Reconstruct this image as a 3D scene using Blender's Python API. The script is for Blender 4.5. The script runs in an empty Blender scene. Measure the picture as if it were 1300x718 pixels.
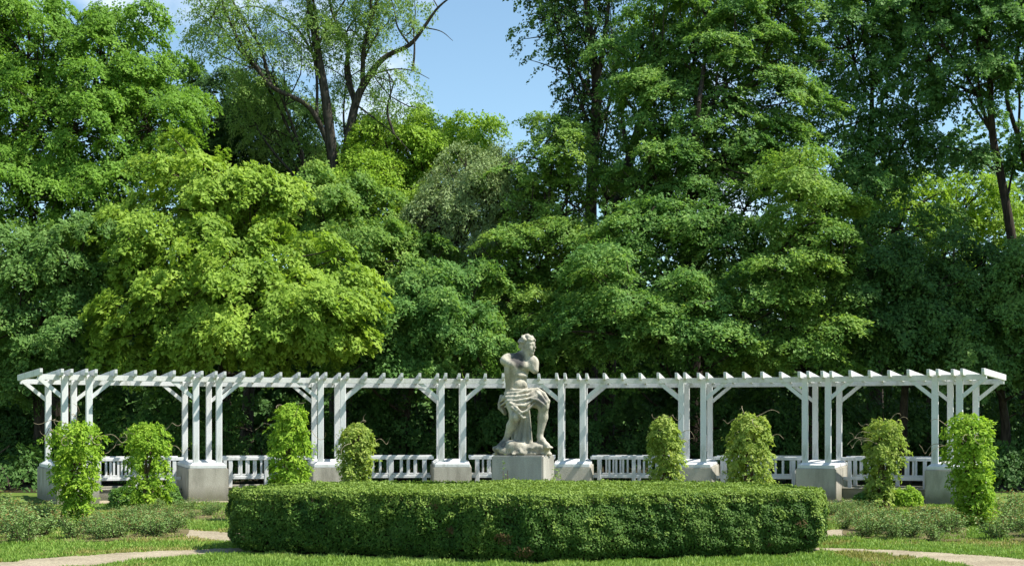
import bpy, bmesh, math
import numpy as np
from mathutils import Vector

rng = np.random.default_rng(11)
sc = bpy.context.scene
COL = sc.collection
PI = math.pi

# ------------------------------------------------------------------ camera, sky, sun, exposure
F = 1620.0            # focal length in pixels of the 1300 px wide photograph
HZ = 546.0            # its horizon row
EYE = 1.6
cam_d = bpy.data.cameras.new('camera')
cam = bpy.data.objects.new('camera', cam_d)
COL.objects.link(cam)
cam.location = (0, 0, EYE)
cam.rotation_euler = (math.radians(90), 0, 0)
cam_d.sensor_width = 36.0
cam_d.lens = 36.0 * F / 1300.0
cam_d.shift_y = (HZ - 359.0) / 1300.0
cam_d.clip_start = 0.1
cam_d.clip_end = 3000
sc.camera = cam

SUN_EL = math.radians(55)
sun_h = Vector((0.977, -0.213, 0)).normalized()          # horizontal direction towards the sun
to_sun = Vector((sun_h.x * math.cos(SUN_EL), sun_h.y * math.cos(SUN_EL), math.sin(SUN_EL)))
sd = bpy.data.lights.new('sun', 'SUN')
sd.energy = 4.2
sd.angle = math.radians(0.5)
sd.color = (1.0, 0.95, 0.86)
sun = bpy.data.objects.new('sun', sd)
COL.objects.link(sun)
sun.rotation_euler = (-to_sun).to_track_quat('-Z', 'Y').to_euler()
sun.location = (20, -10, 40)

world = bpy.data.worlds.new('World')
sc.world = world
world.use_nodes = True
wt = world.node_tree
for n in list(wt.nodes):
    wt.nodes.remove(n)
wo = wt.nodes.new('ShaderNodeOutputWorld')
bg = wt.nodes.new('ShaderNodeBackground')
bg.inputs['Strength'].default_value = 0.09
sky = wt.nodes.new('ShaderNodeTexSky')
sky.sky_type = 'NISHITA'
sky.sun_disc = False
sky.sun_elevation = SUN_EL
sky.sun_rotation = math.atan2(sun_h.x, sun_h.y)
sky.air_density = 1.0
sky.dust_density = 0.0
sky.ozone_density = 1.0
CLX, CLZ = 5.318, 0.2
tc = wt.nodes.new('ShaderNodeTexCoord')
mp = wt.nodes.new('ShaderNodeMapping')
mp.inputs['Location'].default_value = (CLX, 0.0, CLZ)
mp.inputs['Scale'].default_value = (1.0, 1.0, 1.5)
cn = wt.nodes.new('ShaderNodeTexNoise')
cn.inputs['Scale'].default_value = 5.0
cn.inputs['Detail'].default_value = 7.0
cn.inputs['Roughness'].default_value = 0.55
cr = wt.nodes.new('ShaderNodeMapRange')
cr.inputs['From Min'].default_value = 0.56
cr.inputs['From Max'].default_value = 0.72
cmix = wt.nodes.new('ShaderNodeMix')
cmix.data_type = 'RGBA'
cmix.inputs[7].default_value = (6.2, 6.6, 7.0, 1)
wt.links.new(tc.outputs['Generated'], mp.inputs['Vector'])
wt.links.new(mp.outputs['Vector'], cn.inputs['Vector'])
wt.links.new(cn.outputs['Fac'], cr.inputs['Value'])
wt.links.new(cr.outputs['Result'], cmix.inputs[0])
wb = wt.nodes.new('ShaderNodeMix')
wb.data_type = 'RGBA'
wb.blend_type = 'MULTIPLY'
wb.inputs[0].default_value = 1.0
wb.inputs[7].default_value = (0.90, 0.98, 0.92, 1)
wt.links.new(sky.outputs['Color'], wb.inputs[6])
wt.links.new(wb.outputs[2], cmix.inputs[6])
wt.links.new(cmix.outputs[2], bg.inputs['Color'])
wt.links.new(bg.outputs['Background'], wo.inputs['Surface'])

sc.view_settings.view_transform = 'Standard'
sc.view_settings.look = 'None'
sc.view_settings.gamma = 1.0
sc.view_settings.exposure = 1.25
sc.render.engine = 'CYCLES'
sc.cycles.max_bounces = 7
sc.cycles.diffuse_bounces = 5
sc.cycles.glossy_bounces = 2
sc.cycles.transmission_bounces = 4


# ------------------------------------------------------------------ helpers
def at(px, py, Y):
    """world point at depth Y that the photograph shows at pixel (px, py)"""
    return np.array([(px - 650.0) * Y / F, Y, EYE + (HZ - py) * Y / F])


def on_ground(px, py):
    Y = EYE * F / (py - HZ)
    return ((px - 650.0) * Y / F, Y)


def tag(o, label=None, cat=None, group=None, kind=None):
    if label: o['label'] = label
    if cat: o['category'] = cat
    if group: o['group'] = group
    if kind: o['kind'] = kind
    return o


def empty(name, loc=(0, 0, 0), rz=0.0, parent=None):
    o = bpy.data.objects.new(name, None)
    o.location = loc
    o.rotation_euler = (0, 0, rz)
    o.empty_display_size = 0.2
    COL.objects.link(o)
    if parent is not None:
        o.parent = parent
    return o


def link(name, me, mat=None, parent=None, loc=(0, 0, 0), rot=(0, 0, 0), kind=None):
    o = bpy.data.objects.new(name, me)
    if mat is not None and len(me.materials) == 0:
        me.materials.append(mat)
    COL.objects.link(o)
    o.location = loc
    o.rotation_euler = rot
    if parent is not None:
        o.parent = parent
    if kind: o['kind'] = kind
    return o


def np_mesh(name, V, Fc, smooth=False):
    V = np.ascontiguousarray(V, dtype=np.float32).reshape(-1, 3)
    Fc = np.ascontiguousarray(Fc, dtype=np.int32)
    m, k = Fc.shape
    me = bpy.data.meshes.new(name)
    me.vertices.add(len(V))
    me.vertices.foreach_set('co', V.ravel())
    me.loops.add(m * k)
    me.loops.foreach_set('vertex_index', Fc.ravel())
    me.polygons.add(m)
    me.polygons.foreach_set('loop_start', np.arange(0, m * k, k, dtype=np.int32))
    if smooth:
        me.polygons.foreach_set('use_smooth', np.ones(m, dtype=bool))
    me.update(calc_edges=True)
    return me


def box_mesh(name, x0, x1, y0, y1, z0, z1, bevel=0.006):
    bm = bmesh.new()
    vs = [bm.verts.new(p) for p in ((x0, y0, z0), (x1, y0, z0), (x1, y1, z0), (x0, y1, z0),
                                    (x0, y0, z1), (x1, y0, z1), (x1, y1, z1), (x0, y1, z1))]
    for f in ((0, 3, 2, 1), (4, 5, 6, 7), (0, 1, 5, 4), (1, 2, 6, 5), (2, 3, 7, 6), (3, 0, 4, 7)):
        bm.faces.new([vs[i] for i in f])
    if bevel:
        bmesh.ops.bevel(bm, geom=bm.edges[:], offset=bevel, segments=1, affect='EDGES')
    me = bpy.data.meshes.new(name)
    bm.to_mesh(me)
    bm.free()
    return me


def hull_mesh(name, bottom, top, bevel=0.006):
    """prism between two polygons with equal vertex counts (counter-clockwise seen from above)"""
    bm = bmesh.new()
    b = [bm.verts.new(p) for p in bottom]
    t = [bm.verts.new(p) for p in top]
    n = len(b)
    bm.faces.new(b[::-1])
    bm.faces.new(t)
    for i in range(n):
        j = (i + 1) % n
        bm.faces.new([b[i], b[j], t[j], t[i]])
    if bevel:
        bmesh.ops.bevel(bm, geom=bm.edges[:], offset=bevel, segments=2, affect='EDGES')
    me = bpy.data.meshes.new(name)
    bm.to_mesh(me)
    bm.free()
    return me


def nrm(a):
    return a / (np.linalg.norm(a, axis=-1, keepdims=True) + 1e-9)


def sn(Pp, scale, seed, n=7):
    """cheap smooth noise in about [-1, 1]"""
    r = np.random.default_rng(seed)
    out = 0
    for i in range(n):
        k = nrm(r.normal(size=3)) * (2 * PI / scale) * r.uniform(0.6, 1.7)
        out = out + np.sin(Pp @ k + r.uniform(0, 2 * PI))
    return out / (n * 0.55)


class Tubes:
    """tapered tubes along polylines, collected into one mesh"""
    def __init__(self, sides=6):
        self.V, self.Q, self.n, self.s = [], [], 0, sides

    def add(self, pts, radii, smooth_n=0):
        pts = np.asarray(pts, float)
        radii = np.asarray(radii, float) * np.ones(len(pts))
        if smooth_n:
            t0 = np.linspace(0, 1, len(pts))
            t1 = np.linspace(0, 1, smooth_n)
            p = np.vstack([pts[0] * 2 - pts[1], pts, pts[-1] * 2 - pts[-2]])
            out = []
            for t in t1:
                f = t * (len(pts) - 1)
                i = min(int(f), len(pts) - 2)
                u = f - i
                a, b, c, d = p[i], p[i + 1], p[i + 2], p[i + 3]
                out.append(0.5 * ((2 * b) + (c - a) * u + (2 * a - 5 * b + 4 * c - d) * u * u + (3 * b - a - 3 * c + d) * u ** 3))
            radii = np.interp(t1, t0, radii)
            pts = np.array(out)
        tan = nrm(np.gradient(pts, axis=0))
        ref = np.where(np.abs(tan[:, 2:3]) > 0.9, np.array([[1.0, 0, 0]]), np.array([[0, 0, 1.0]]))
        if np.abs(tan[:, 2]).mean() > 0.6:
            ref = np.array([[1.0, 0.1, 0]]) * np.ones((len(pts), 1))
        else:
            ref = np.array([[0.05, 0.1, 1.0]]) * np.ones((len(pts), 1))
        s = nrm(np.cross(tan, ref))
        u = np.cross(s, tan)
        a = np.linspace(0, 2 * PI, self.s, endpoint=False)
        ring = pts[:, None, :] + radii[:, None, None] * (np.cos(a)[None, :, None] * s[:, None, :] + np.sin(a)[None, :, None] * u[:, None, :])
        m = len(pts)
        self.V.append(ring.reshape(-1, 3))
        i = np.arange(m - 1)[:, None] * self.s
        j = np.arange(self.s)[None, :]
        j2 = (j + 1) % self.s
        q = np.stack([i + j, i + j2, i + self.s + j2, i + self.s + j], -1).reshape(-1, 4) + self.n
        self.Q.append(q)
        self.n += m * self.s

    def mesh(self, name):
        return np_mesh(name, np.vstack(self.V), np.vstack(self.Q), smooth=True)


def leaves(Pp, N, U, size, width=0.6, fold=0.22):
    """one small folded kite per leaf -> vertices, triangles"""
    N = nrm(N)
    U = nrm(U - (U * N).sum(-1, keepdims=True) * N)
    S = np.cross(N, U)
    sz = np.asarray(size)[:, None]
    b = Pp - U * sz * 0.5
    t = Pp + U * sz * 0.5 - N * sz * 0.08
    m = Pp - U * sz * 0.06 + N * sz * fold * 0.5
    r = m + S * sz * width * 0.5
    l = m - S * sz * width * 0.5
    V = np.stack([b, r, t, l], 1).reshape(-1, 3)
    k = np.arange(len(Pp))[:, None] * 4
    T = np.concatenate([k + np.array([[0, 1, 2]]), k + np.array([[0, 2, 3]])], 1).reshape(-1, 3)
    return V, T


def fine_leaves(Pp, N, U, size, width=0.9):
    """one triangle per leaf, for crowns seen from far away"""
    N = nrm(N)
    U = nrm(U - (U * N).sum(-1, keepdims=True) * N)
    Sd = np.cross(N, U)
    sz = np.asarray(size)[:, None]
    V = np.stack([Pp + U * sz * 0.6, Pp - U * sz * 0.4 + Sd * sz * width * 0.5, Pp - U * sz * 0.4 - Sd * sz * width * 0.5], 1).reshape(-1, 3)
    return V, np.arange(3 * len(Pp)).reshape(-1, 3)


class Leafer:
    def __init__(self):
        self.V, self.T, self.n = [], [], 0

    def add(self, *a, fine=False, **k):
        V, T = (fine_leaves if fine else leaves)(*a, **k)
        self.V.append(V.astype(np.float32))
        self.T.append(T + self.n)
        self.n += len(V)

    def mesh(self, name):
        return np_mesh(name, np.vstack(self.V), np.vstack(self.T))


# ------------------------------------------------------------------ materials
def new_mat(name):
    m = bpy.data.materials.new(name)
    m.use_nodes = True
    nt = m.node_tree
    for n in list(nt.nodes):
        nt.nodes.remove(n)
    out = nt.nodes.new('ShaderNodeOutputMaterial')
    return m, nt, out


def ramp(nt, stops):
    r = nt.nodes.new('ShaderNodeValToRGB')
    e = r.color_ramp.elements
    while len(e) > 1:
        e.remove(e[-1])
    e[0].position, e[0].color = stops[0][0], (*stops[0][1], 1)
    for p, c in stops[1:]:
        x = e.new(p)
        x.color = (*c, 1)
    return r


def leaf_mat(name, dark, mid, light, trans=0.47, rough=0.6, patch=0.7, tcol=None, boost=1.1):
    # the colours are the leaf's own reflectance; the mix below splits the light between the two lobes
    g = boost / (1.0 - trans)
    dark, mid, light = [tuple(min(0.9, v * g * k) for v, k in zip(c, (1.0, 1.04, 1.0))) for c in (dark, mid, light)]
    m, nt, out = new_mat(name)
    geo = nt.nodes.new('ShaderNodeNewGeometry')
    tco = nt.nodes.new('ShaderNodeTexCoord')
    no = nt.nodes.new('ShaderNodeTexNoise')
    no.inputs['Scale'].default_value = patch
    no.inputs['Detail'].default_value = 2
    nt.links.new(tco.outputs['Object'], no.inputs['Vector'])
    ad = nt.nodes.new('ShaderNodeMath')
    ad.operation = 'MULTIPLY_ADD'
    ad.inputs[1].default_value = 0.45
    nt.links.new(geo.outputs['Random Per Island'], ad.inputs[0])
    mr = nt.nodes.new('ShaderNodeMapRange')
    mr.inputs['From Min'].default_value = 0.3
    mr.inputs['From Max'].default_value = 0.7
    mr.inputs['To Max'].default_value = 0.58
    nt.links.new(no.outputs['Fac'], mr.inputs['Value'])
    nt.links.new(mr.outputs['Result'], ad.inputs[2])
    r = ramp(nt, [(0.05, dark), (0.5, mid), (0.95, light)])
    nt.links.new(ad.outputs[0], r.inputs[0])
    p = nt.nodes.new('ShaderNodeBsdfPrincipled')
    p.inputs['Roughness'].default_value = rough
    p.inputs['Specular IOR Level'].default_value = 0.18
    nt.links.new(r.outputs['Color'], p.inputs['Base Color'])
    t = nt.nodes.new('ShaderNodeBsdfTranslucent')
    hv = nt.nodes.new('ShaderNodeMix')
    hv.data_type = 'RGBA'
    hv.blend_type = 'MULTIPLY'
    hv.inputs[0].default_value = 1.0
    hv.inputs[7].default_value = (*(tcol or (1.0, 1.0, 0.6)), 1)
    nt.links.new(r.outputs['Color'], hv.inputs[6])
    nt.links.new(hv.outputs[2], t.inputs['Color'])
    mx = nt.nodes.new('ShaderNodeMixShader')
    mx.inputs[0].default_value = trans
    nt.links.new(p.outputs[0], mx.inputs[1])
    nt.links.new(t.outputs[0], mx.inputs[2])
    nt.links.new(mx.outputs[0], out.inputs['Surface'])
    return m


def stone_mat(name, stops, scale=6.0, streak=True, bump=0.4, rough=0.9, fine=60.0, extra=None, grain=0.5, foot=False):
    m, nt, out = new_mat(name)
    tco = nt.nodes.new('ShaderNodeTexCoord')
    mpn = nt.nodes.new('ShaderNodeMapping')
    if streak:
        mpn.inputs['Scale'].default_value = (1, 1, 0.28)
    nt.links.new(tco.outputs['Object'], mpn.inputs['Vector'])
    n1 = nt.nodes.new('ShaderNodeTexNoise')
    n1.inputs['Scale'].default_value = scale
    n1.inputs['Detail'].default_value = 7
    n1.inputs['Roughness'].default_value = 0.62
    nt.links.new(mpn.outputs['Vector'], n1.inputs['Vector'])
    n2 = nt.nodes.new('ShaderNodeTexNoise')
    n2.inputs['Scale'].default_value = fine
    n2.inputs['Detail'].default_value = 4
    nt.links.new(tco.outputs['Object'], n2.inputs['Vector'])
    r = ramp(nt, stops)
    nt.links.new(n1.outputs['Fac'], r.inputs[0])
    col = r.outputs['Color']
    mm = nt.nodes.new('ShaderNodeMix')
    mm.data_type = 'RGBA'
    mm.blend_type = 'MULTIPLY'
    mm.inputs[0].default_value = grain
    r2 = ramp(nt, [(0.3, (0.55, 0.55, 0.55)), (0.65, (1.1, 1.1, 1.1))])
    nt.links.new(n2.outputs['Fac'], r2.inputs[0])
    nt.links.new(col, mm.inputs[6])
    nt.links.new(r2.outputs['Color'], mm.inputs[7])
    col = mm.outputs[2]
    if extra:
        for (c, rad, stain, amount) in extra:          # lichen and soot stains at fixed places on the stone
            vd = nt.nodes.new('ShaderNodeVectorMath')
            vd.operation = 'DISTANCE'
            vd.inputs[1].default_value = c
            nt.links.new(tco.outputs['Object'], vd.inputs[0])
            ma = nt.nodes.new('ShaderNodeMath')
            ma.operation = 'MULTIPLY_ADD'
            ma.inputs[1].default_value = rad * 1.3
            nt.links.new(n1.outputs['Fac'], ma.inputs[0])
            nt.links.new(vd.outputs['Value'], ma.inputs[2])
            mr = nt.nodes.new('ShaderNodeMapRange')
            mr.inputs['From Min'].default_value = rad * 1.25
            mr.inputs['From Max'].default_value = rad * 1.85
            mr.inputs['To Min'].default_value = amount
            mr.inputs['To Max'].default_value = 0.0
            nt.links.new(ma.outputs[0], mr.inputs['Value'])
            mx = nt.nodes.new('ShaderNodeMix')
            mx.data_type = 'RGBA'
            mx.inputs[7].default_value = (*stain, 1)
            nt.links.new(mr.outputs['Result'], mx.inputs[0])
            nt.links.new(col, mx.inputs[6])
            col = mx.outputs[2]
    if foot:                                            # moss and soil splash with a ragged upper edge
        sx = nt.nodes.new('ShaderNodeSeparateXYZ')
        nt.links.new(tco.outputs['Object'], sx.inputs[0])
        ma = nt.nodes.new('ShaderNodeMath')
        ma.operation = 'MULTIPLY_ADD'
        ma.inputs[1].default_value = -0.75
        nt.links.new(n1.outputs['Fac'], ma.inputs[0])
        nt.links.new(sx.outputs['Z'], ma.inputs[2])
        mr = nt.nodes.new('ShaderNodeMapRange')
        mr.inputs['From Min'].default_value = -0.30
        mr.inputs['From Max'].default_value = -0.05
        mr.inputs['To Min'].default_value = 0.75
        mr.inputs['To Max'].default_value = 0.0
        nt.links.new(ma.outputs[0], mr.inputs['Value'])
        mx = nt.nodes.new('ShaderNodeMix')
        mx.data_type = 'RGBA'
        mx.inputs[7].default_value = (0.105, 0.105, 0.06, 1)
        nt.links.new(mr.outputs['Result'], mx.inputs[0])
        nt.links.new(col, mx.inputs[6])
        col = mx.outputs[2]
    p = nt.nodes.new('ShaderNodeBsdfPrincipled')
    p.inputs['Roughness'].default_value = rough
    p.inputs['Specular IOR Level'].default_value = 0.25
    nt.links.new(col, p.inputs['Base Color'])
    b = nt.nodes.new('ShaderNodeBump')
    b.inputs['Strength'].default_value = bump
    b.inputs['Distance'].default_value = 0.02
    nt.links.new(n2.outputs['Fac'], b.inputs['Height'])
    nt.links.new(b.outputs['Normal'], p.inputs['Normal'])
    nt.links.new(p.outputs[0], out.inputs['Surface'])
    return m


def bark_mat(name, a, b):
    m, nt, out = new_mat(name)
    tco = nt.nodes.new('ShaderNodeTexCoord')
    mpn = nt.nodes.new('ShaderNodeMapping')
    mpn.inputs['Scale'].default_value = (9, 9, 1.6)
    nt.links.new(tco.outputs['Object'], mpn.inputs['Vector'])
    n1 = nt.nodes.new('ShaderNodeTexNoise')
    n1.inputs['Scale'].default_value = 1.6
    n1.inputs['Detail'].default_value = 6
    nt.links.new(mpn.outputs['Vector'], n1.inputs['Vector'])
    r = ramp(nt, [(0.3, a), (0.7, b)])
    nt.links.new(n1.outputs['Fac'], r.inputs[0])
    p = nt.nodes.new('ShaderNodeBsdfPrincipled')
    p.inputs['Roughness'].default_value = 0.95
    p.inputs['Specular IOR Level'].default_value = 0.1
    nt.links.new(r.outputs['Color'], p.inputs['Base Color'])
    bp = nt.nodes.new('ShaderNodeBump')
    bp.inputs['Strength'].default_value = 0.8
    bp.inputs['Distance'].default_value = 0.04
    nt.links.new(n1.outputs['Fac'], bp.inputs['Height'])
    nt.links.new(bp.outputs['Normal'], p.inputs['Normal'])
    nt.links.new(p.outputs[0], out.inputs['Surface'])
    return m


def ground_mat(name, stops, big=0.35, fine=30.0, bump=0.6, fine_stops=((0.25, (0.5, 0.5, 0.5)), (0.75, (1.25, 1.25, 1.2)))):
    m, nt, out = new_mat(name)
    tco = nt.nodes.new('ShaderNodeTexCoord')
    n1 = nt.nodes.new('ShaderNodeTexNoise')
    n1.inputs['Scale'].default_value = big
    n1.inputs['Detail'].default_value = 8
    n1.inputs['Roughness'].default_value = 0.65
    nt.links.new(tco.outputs['Object'], n1.inputs['Vector'])
    n2 = nt.nodes.new('ShaderNodeTexNoise')
    n2.inputs['Scale'].default_value = fine
    n2.inputs['Detail'].default_value = 5
    n2.inputs['Roughness'].default_value = 0.7
    nt.links.new(tco.outputs['Object'], n2.inputs['Vector'])
    r = ramp(nt, stops)
    nt.links.new(n1.outputs['Fac'], r.inputs[0])
    r2 = ramp(nt, list(fine_stops))
    nt.links.new(n2.outputs['Fac'], r2.inputs[0])
    mm = nt.nodes.new('ShaderNodeMix')
    mm.data_type = 'RGBA'
    mm.blend_type = 'MULTIPLY'
    mm.inputs[0].default_value = 1.0
    nt.links.new(r.outputs['Color'], mm.inputs[6])
    nt.links.new(r2.outputs['Color'], mm.inputs[7])
    p = nt.nodes.new('ShaderNodeBsdfPrincipled')
    p.inputs['Roughness'].default_value = 0.95
    p.inputs['Specular IOR Level'].default_value = 0.1
    nt.links.new(mm.outputs[2], p.inputs['Base Color'])
    bp = nt.nodes.new('ShaderNodeBump')
    bp.inputs['Strength'].default_value = bump
    bp.inputs['Distance'].default_value = 0.02
    nt.links.new(n2.outputs['Fac'], bp.inputs['Height'])
    nt.links.new(bp.outputs['Normal'], p.inputs['Normal'])
    nt.links.new(p.outputs[0], out.inputs['Surface'])
    return m


M_PAINT = stone_mat('white_paint', [(0.26, (0.27, 0.28, 0.25)), (0.36, (0.47, 0.48, 0.46)), (0.46, (0.57, 0.58, 0.58)), (0.8, (0.61, 0.625, 0.63))], scale=4.5, bump=0.12, rough=0.6, fine=30, grain=0.2)
M_CONC = stone_mat('weathered_concrete', [(0.28, (0.11, 0.10, 0.085)), (0.40, (0.25, 0.235, 0.195)), (0.52, (0.345, 0.325, 0.275)), (0.75, (0.43, 0.405, 0.345))], scale=2.6, bump=0.35, grain=0.25, foot=True)
M_PED = stone_mat('pedestal_stone', [(0.28, (0.14, 0.135, 0.12)), (0.42, (0.31, 0.295, 0.26)), (0.75, (0.46, 0.44, 0.39))], scale=3.0, bump=0.4, grain=0.3, foot=True)
M_SOIL = ground_mat('bed_soil', [(0.3, (0.075, 0.07, 0.03)), (0.7, (0.17, 0.14, 0.075))], big=1.5, fine=22)
M_LAWN = ground_mat('lawn', [(0.25, (0.06, 0.11, 0.018)), (0.45, (0.095, 0.155, 0.026)), (0.62, (0.14, 0.18, 0.04)), (0.8, (0.22, 0.21, 0.08))], big=0.5, fine=26)
M_GRAVEL = ground_mat('gravel', [(0.3, (0.235, 0.195, 0.14)), (0.5, (0.32, 0.275, 0.20)), (0.7, (0.39, 0.34, 0.255))], big=1.6, fine=20, bump=1.0)
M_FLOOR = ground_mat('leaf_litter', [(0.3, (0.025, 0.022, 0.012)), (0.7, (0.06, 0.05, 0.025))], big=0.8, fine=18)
B_DARK = bark_mat('dark_bark', (0.022, 0.018, 0.014), (0.075, 0.062, 0.048))
B_GREY = bark_mat('grey_bark', (0.02, 0.018, 0.015), (0.085, 0.075, 0.062))
B_TWIG = bark_mat('dry_twig', (0.16, 0.13, 0.08), (0.34, 0.29, 0.20))
B_STEM = bark_mat('brown_stem', (0.06, 0.045, 0.03), (0.15, 0.11, 0.07))

L_LIME = leaf_mat('leaf_lime', (0.075, 0.125, 0.018), (0.12, 0.18, 0.024), (0.18, 0.24, 0.038))
L_LINDEN = leaf_mat('leaf_linden', (0.05, 0.105, 0.014), (0.078, 0.145, 0.019), (0.11, 0.185, 0.026))
L_MAPLE = leaf_mat('leaf_maple', (0.034, 0.082, 0.020), (0.062, 0.122, 0.028), (0.135, 0.20, 0.044), boost=1.10)
L_BLUE = leaf_mat('leaf_bluegreen', (0.042, 0.09, 0.022), (0.066, 0.12, 0.03), (0.105, 0.165, 0.046))
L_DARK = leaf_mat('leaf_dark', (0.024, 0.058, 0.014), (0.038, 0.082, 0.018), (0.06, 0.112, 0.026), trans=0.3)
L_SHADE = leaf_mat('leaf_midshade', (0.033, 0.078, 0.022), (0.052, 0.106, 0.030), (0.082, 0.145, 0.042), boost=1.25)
L_LOCUST = leaf_mat('leaf_locust', (0.07, 0.12, 0.03), (0.10, 0.155, 0.04), (0.15, 0.20, 0.065))
L_YELLOW = leaf_mat('leaf_yellowgreen', (0.085, 0.145, 0.014), (0.125, 0.195, 0.020), (0.165, 0.23, 0.03))
L_OLIVE = leaf_mat('leaf_olive', (0.105, 0.15, 0.055), (0.15, 0.20, 0.08), (0.21, 0.255, 0.12), trans=0.25)
L_HORN = leaf_mat('leaf_hornbeam', (0.040, 0.088, 0.018), (0.085, 0.148, 0.028), (0.165, 0.225, 0.048), boost=1.05)
L_HEDGE = leaf_mat('leaf_hedge', (0.017, 0.047, 0.008), (0.038, 0.082, 0.012), (0.085, 0.138, 0.025), trans=0.25, patch=2.0)
L_TIP = leaf_mat('leaf_hedge_tip', (0.085, 0.13, 0.022), (0.12, 0.175, 0.032), (0.16, 0.21, 0.052), trans=0.3, patch=3.0)
L_BROWN = leaf_mat('leaf_dead', (0.045, 0.032, 0.014), (0.085, 0.055, 0.022), (0.13, 0.085, 0.04), trans=0.15, tcol=(1, 0.8, 0.6))
L_VINE = leaf_mat('leaf_vine', (0.075, 0.135, 0.014), (0.12, 0.195, 0.018), (0.19, 0.25, 0.03), patch=3.0)
L_VINE2 = leaf_mat('leaf_vine_pale', (0.085, 0.12, 0.024), (0.14, 0.185, 0.035), (0.22, 0.24, 0.07), patch=3.0)
L_ROSE = leaf_mat('leaf_rose', (0.06, 0.115, 0.030), (0.105, 0.165, 0.048), (0.17, 0.215, 0.09), trans=0.25, patch=4.0)
L_ROSETIP = leaf_mat('leaf_rose_tip', (0.14, 0.07, 0.03), (0.19, 0.12, 0.045), (0.22, 0.18, 0.08), trans=0.3, tcol=(1.3, 0.9, 0.6))
L_GRASS = leaf_mat('grass_blade', (0.07, 0.125, 0.02), (0.105, 0.165, 0.03), (0.16, 0.20, 0.055), trans=0.35, patch=0.6, boost=1.25)
L_DRY = leaf_mat('grass_dry', (0.12, 0.13, 0.03), (0.18, 0.17, 0.05), (0.26, 0.22, 0.10), trans=0.3, patch=0.6)

# ------------------------------------------------------------------ the setting
def sheet(name, pts, z, mat):
    bm = bmesh.new()
    bm.faces.new([bm.verts.new((x, y, z)) for x, y in pts])
    bmesh.ops.triangulate(bm, faces=bm.faces[:])
    for f in bm.faces:
        if f.normal.z < 0: f.normal_flip()
    me = bpy.data.meshes.new(name)
    bm.to_mesh(me)
    bm.free()
    return tag(link(name, me, mat), kind='structure')


def ribbon(pts, widths, n=40):
    pts = np.array(pts, float)
    t0 = np.linspace(0, 1, len(pts))
    t = np.linspace(0, 1, n)
    p = np.vstack([pts[0] * 2 - pts[1], pts, pts[-1] * 2 - pts[-2]])
    out = []
    for tt in t:
        f = tt * (len(pts) - 1)
        i = min(int(f), len(pts) - 2)
        u = f - i
        a, b, c, d = p[i], p[i + 1], p[i + 2], p[i + 3]
        out.append(0.5 * ((2 * b) + (c - a) * u + (2 * a - 5 * b + 4 * c - d) * u * u + (3 * b - a - 3 * c + d) * u ** 3))
    c = np.array(out)
    w = np.interp(t, t0, widths)
    tg = nrm(np.gradient(c, axis=0))
    s = np.stack([-tg[:, 1], tg[:, 0]], 1)
    wob = lambda k: 1 + 0.10 * np.sin(np.arange(n) * 1.7 + k) + 0.07 * np.sin(np.arange(n) * 0.73 + 2 * k)
    l = c + s * (w * 0.5 * wob(0.3))[:, None]
    r = c - s * (w * 0.5 * wob(2.1))[:, None]
    return c, w, np.vstack([l, r[::-1]])


sheet('ground', [(-700, -60), (700, -60), (700, 1200), (-700, 1200)], 0.0, M_LAWN)
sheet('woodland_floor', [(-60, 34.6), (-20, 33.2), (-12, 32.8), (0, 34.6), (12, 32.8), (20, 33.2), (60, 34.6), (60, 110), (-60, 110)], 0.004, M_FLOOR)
PATHS = [
    ([(-8.2, 10.5), (-6.9, 13.0), (-6.0, 14.7), (-5.0, 16.0), (-4.3, 16.65), (-3.3, 17.2)], [2.0, 1.9, 1.65, 1.25, 0.9, 0.7]),
    ([(8.6, 10.5), (7.0, 13.4), (6.15, 15.0), (5.45, 16.2), (4.9, 16.85), (3.9, 17.3)], [2.2, 2.0, 1.7, 0.95, 0.55, 0.4]),
    ([(-3.0, 18.6), (-4.0, 19.0), (-5.0, 19.9), (-6.3, 20.9)], [1.2, 1.15, 0.8, 0.6]),
    ([(3.4, 18.9), (4.5, 19.5), (5.4, 20.2), (6.4, 21.0)], [1.0, 1.0, 0.8, 0.6]),
    ([(-3.2, 18.8), (-3.4, 20.6), (-2.0, 22.3), (0.2, 21.75), (2.4, 22.3), (3.8, 20.8), (3.5, 18.8)], [0.8, 0.7, 0.8, 0.7, 0.8, 0.7, 0.8]),
    ([(-9.5, 28.2), (-6.5, 28.9), (-3, 29.2), (0, 29.4), (3, 29.2), (6.5, 28.9), (9.5, 28.2)], [1.2] * 7),
]
path_c = []
for i, (p, w) in enumerate(PATHS):
    c, ww, outline = ribbon(p, w)
    path_c.append((c, ww))
    # two-sided strip
    n = len(c)
    V = np.hstack([outline, np.full((2 * n, 1), 0.004 + 0.0015 * i)])
    Q = np.array([[k, 2 * n - 1 - k, 2 * n - 2 - k, k + 1] for k in range(n - 1)])
    me = np_mesh('gravel_path', V, Q)
    tag(link('gravel_path', me, M_GRAVEL), kind='structure')

# ------------------------------------------------------------------ pergola
D = 30.0
R0 = 0.73 * D
YC = D - R0
DR = 3.0
PIT = math.radians(3.67)
Z_SILL0, Z_SILL1 = 0.745, 0.872
Z_BEAM0, Z_BEAM1 = 2.695, 2.813
RAF_H = 0.14
perg = empty('pergola', (0, YC, 0))
tag(perg, 'white timber pergola curving behind the statue on concrete plinths with low railings', 'pergola')


def pol(th, r, z=0.0):
    return (r * math.sin(th), r * math.cos(th), z)


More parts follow.
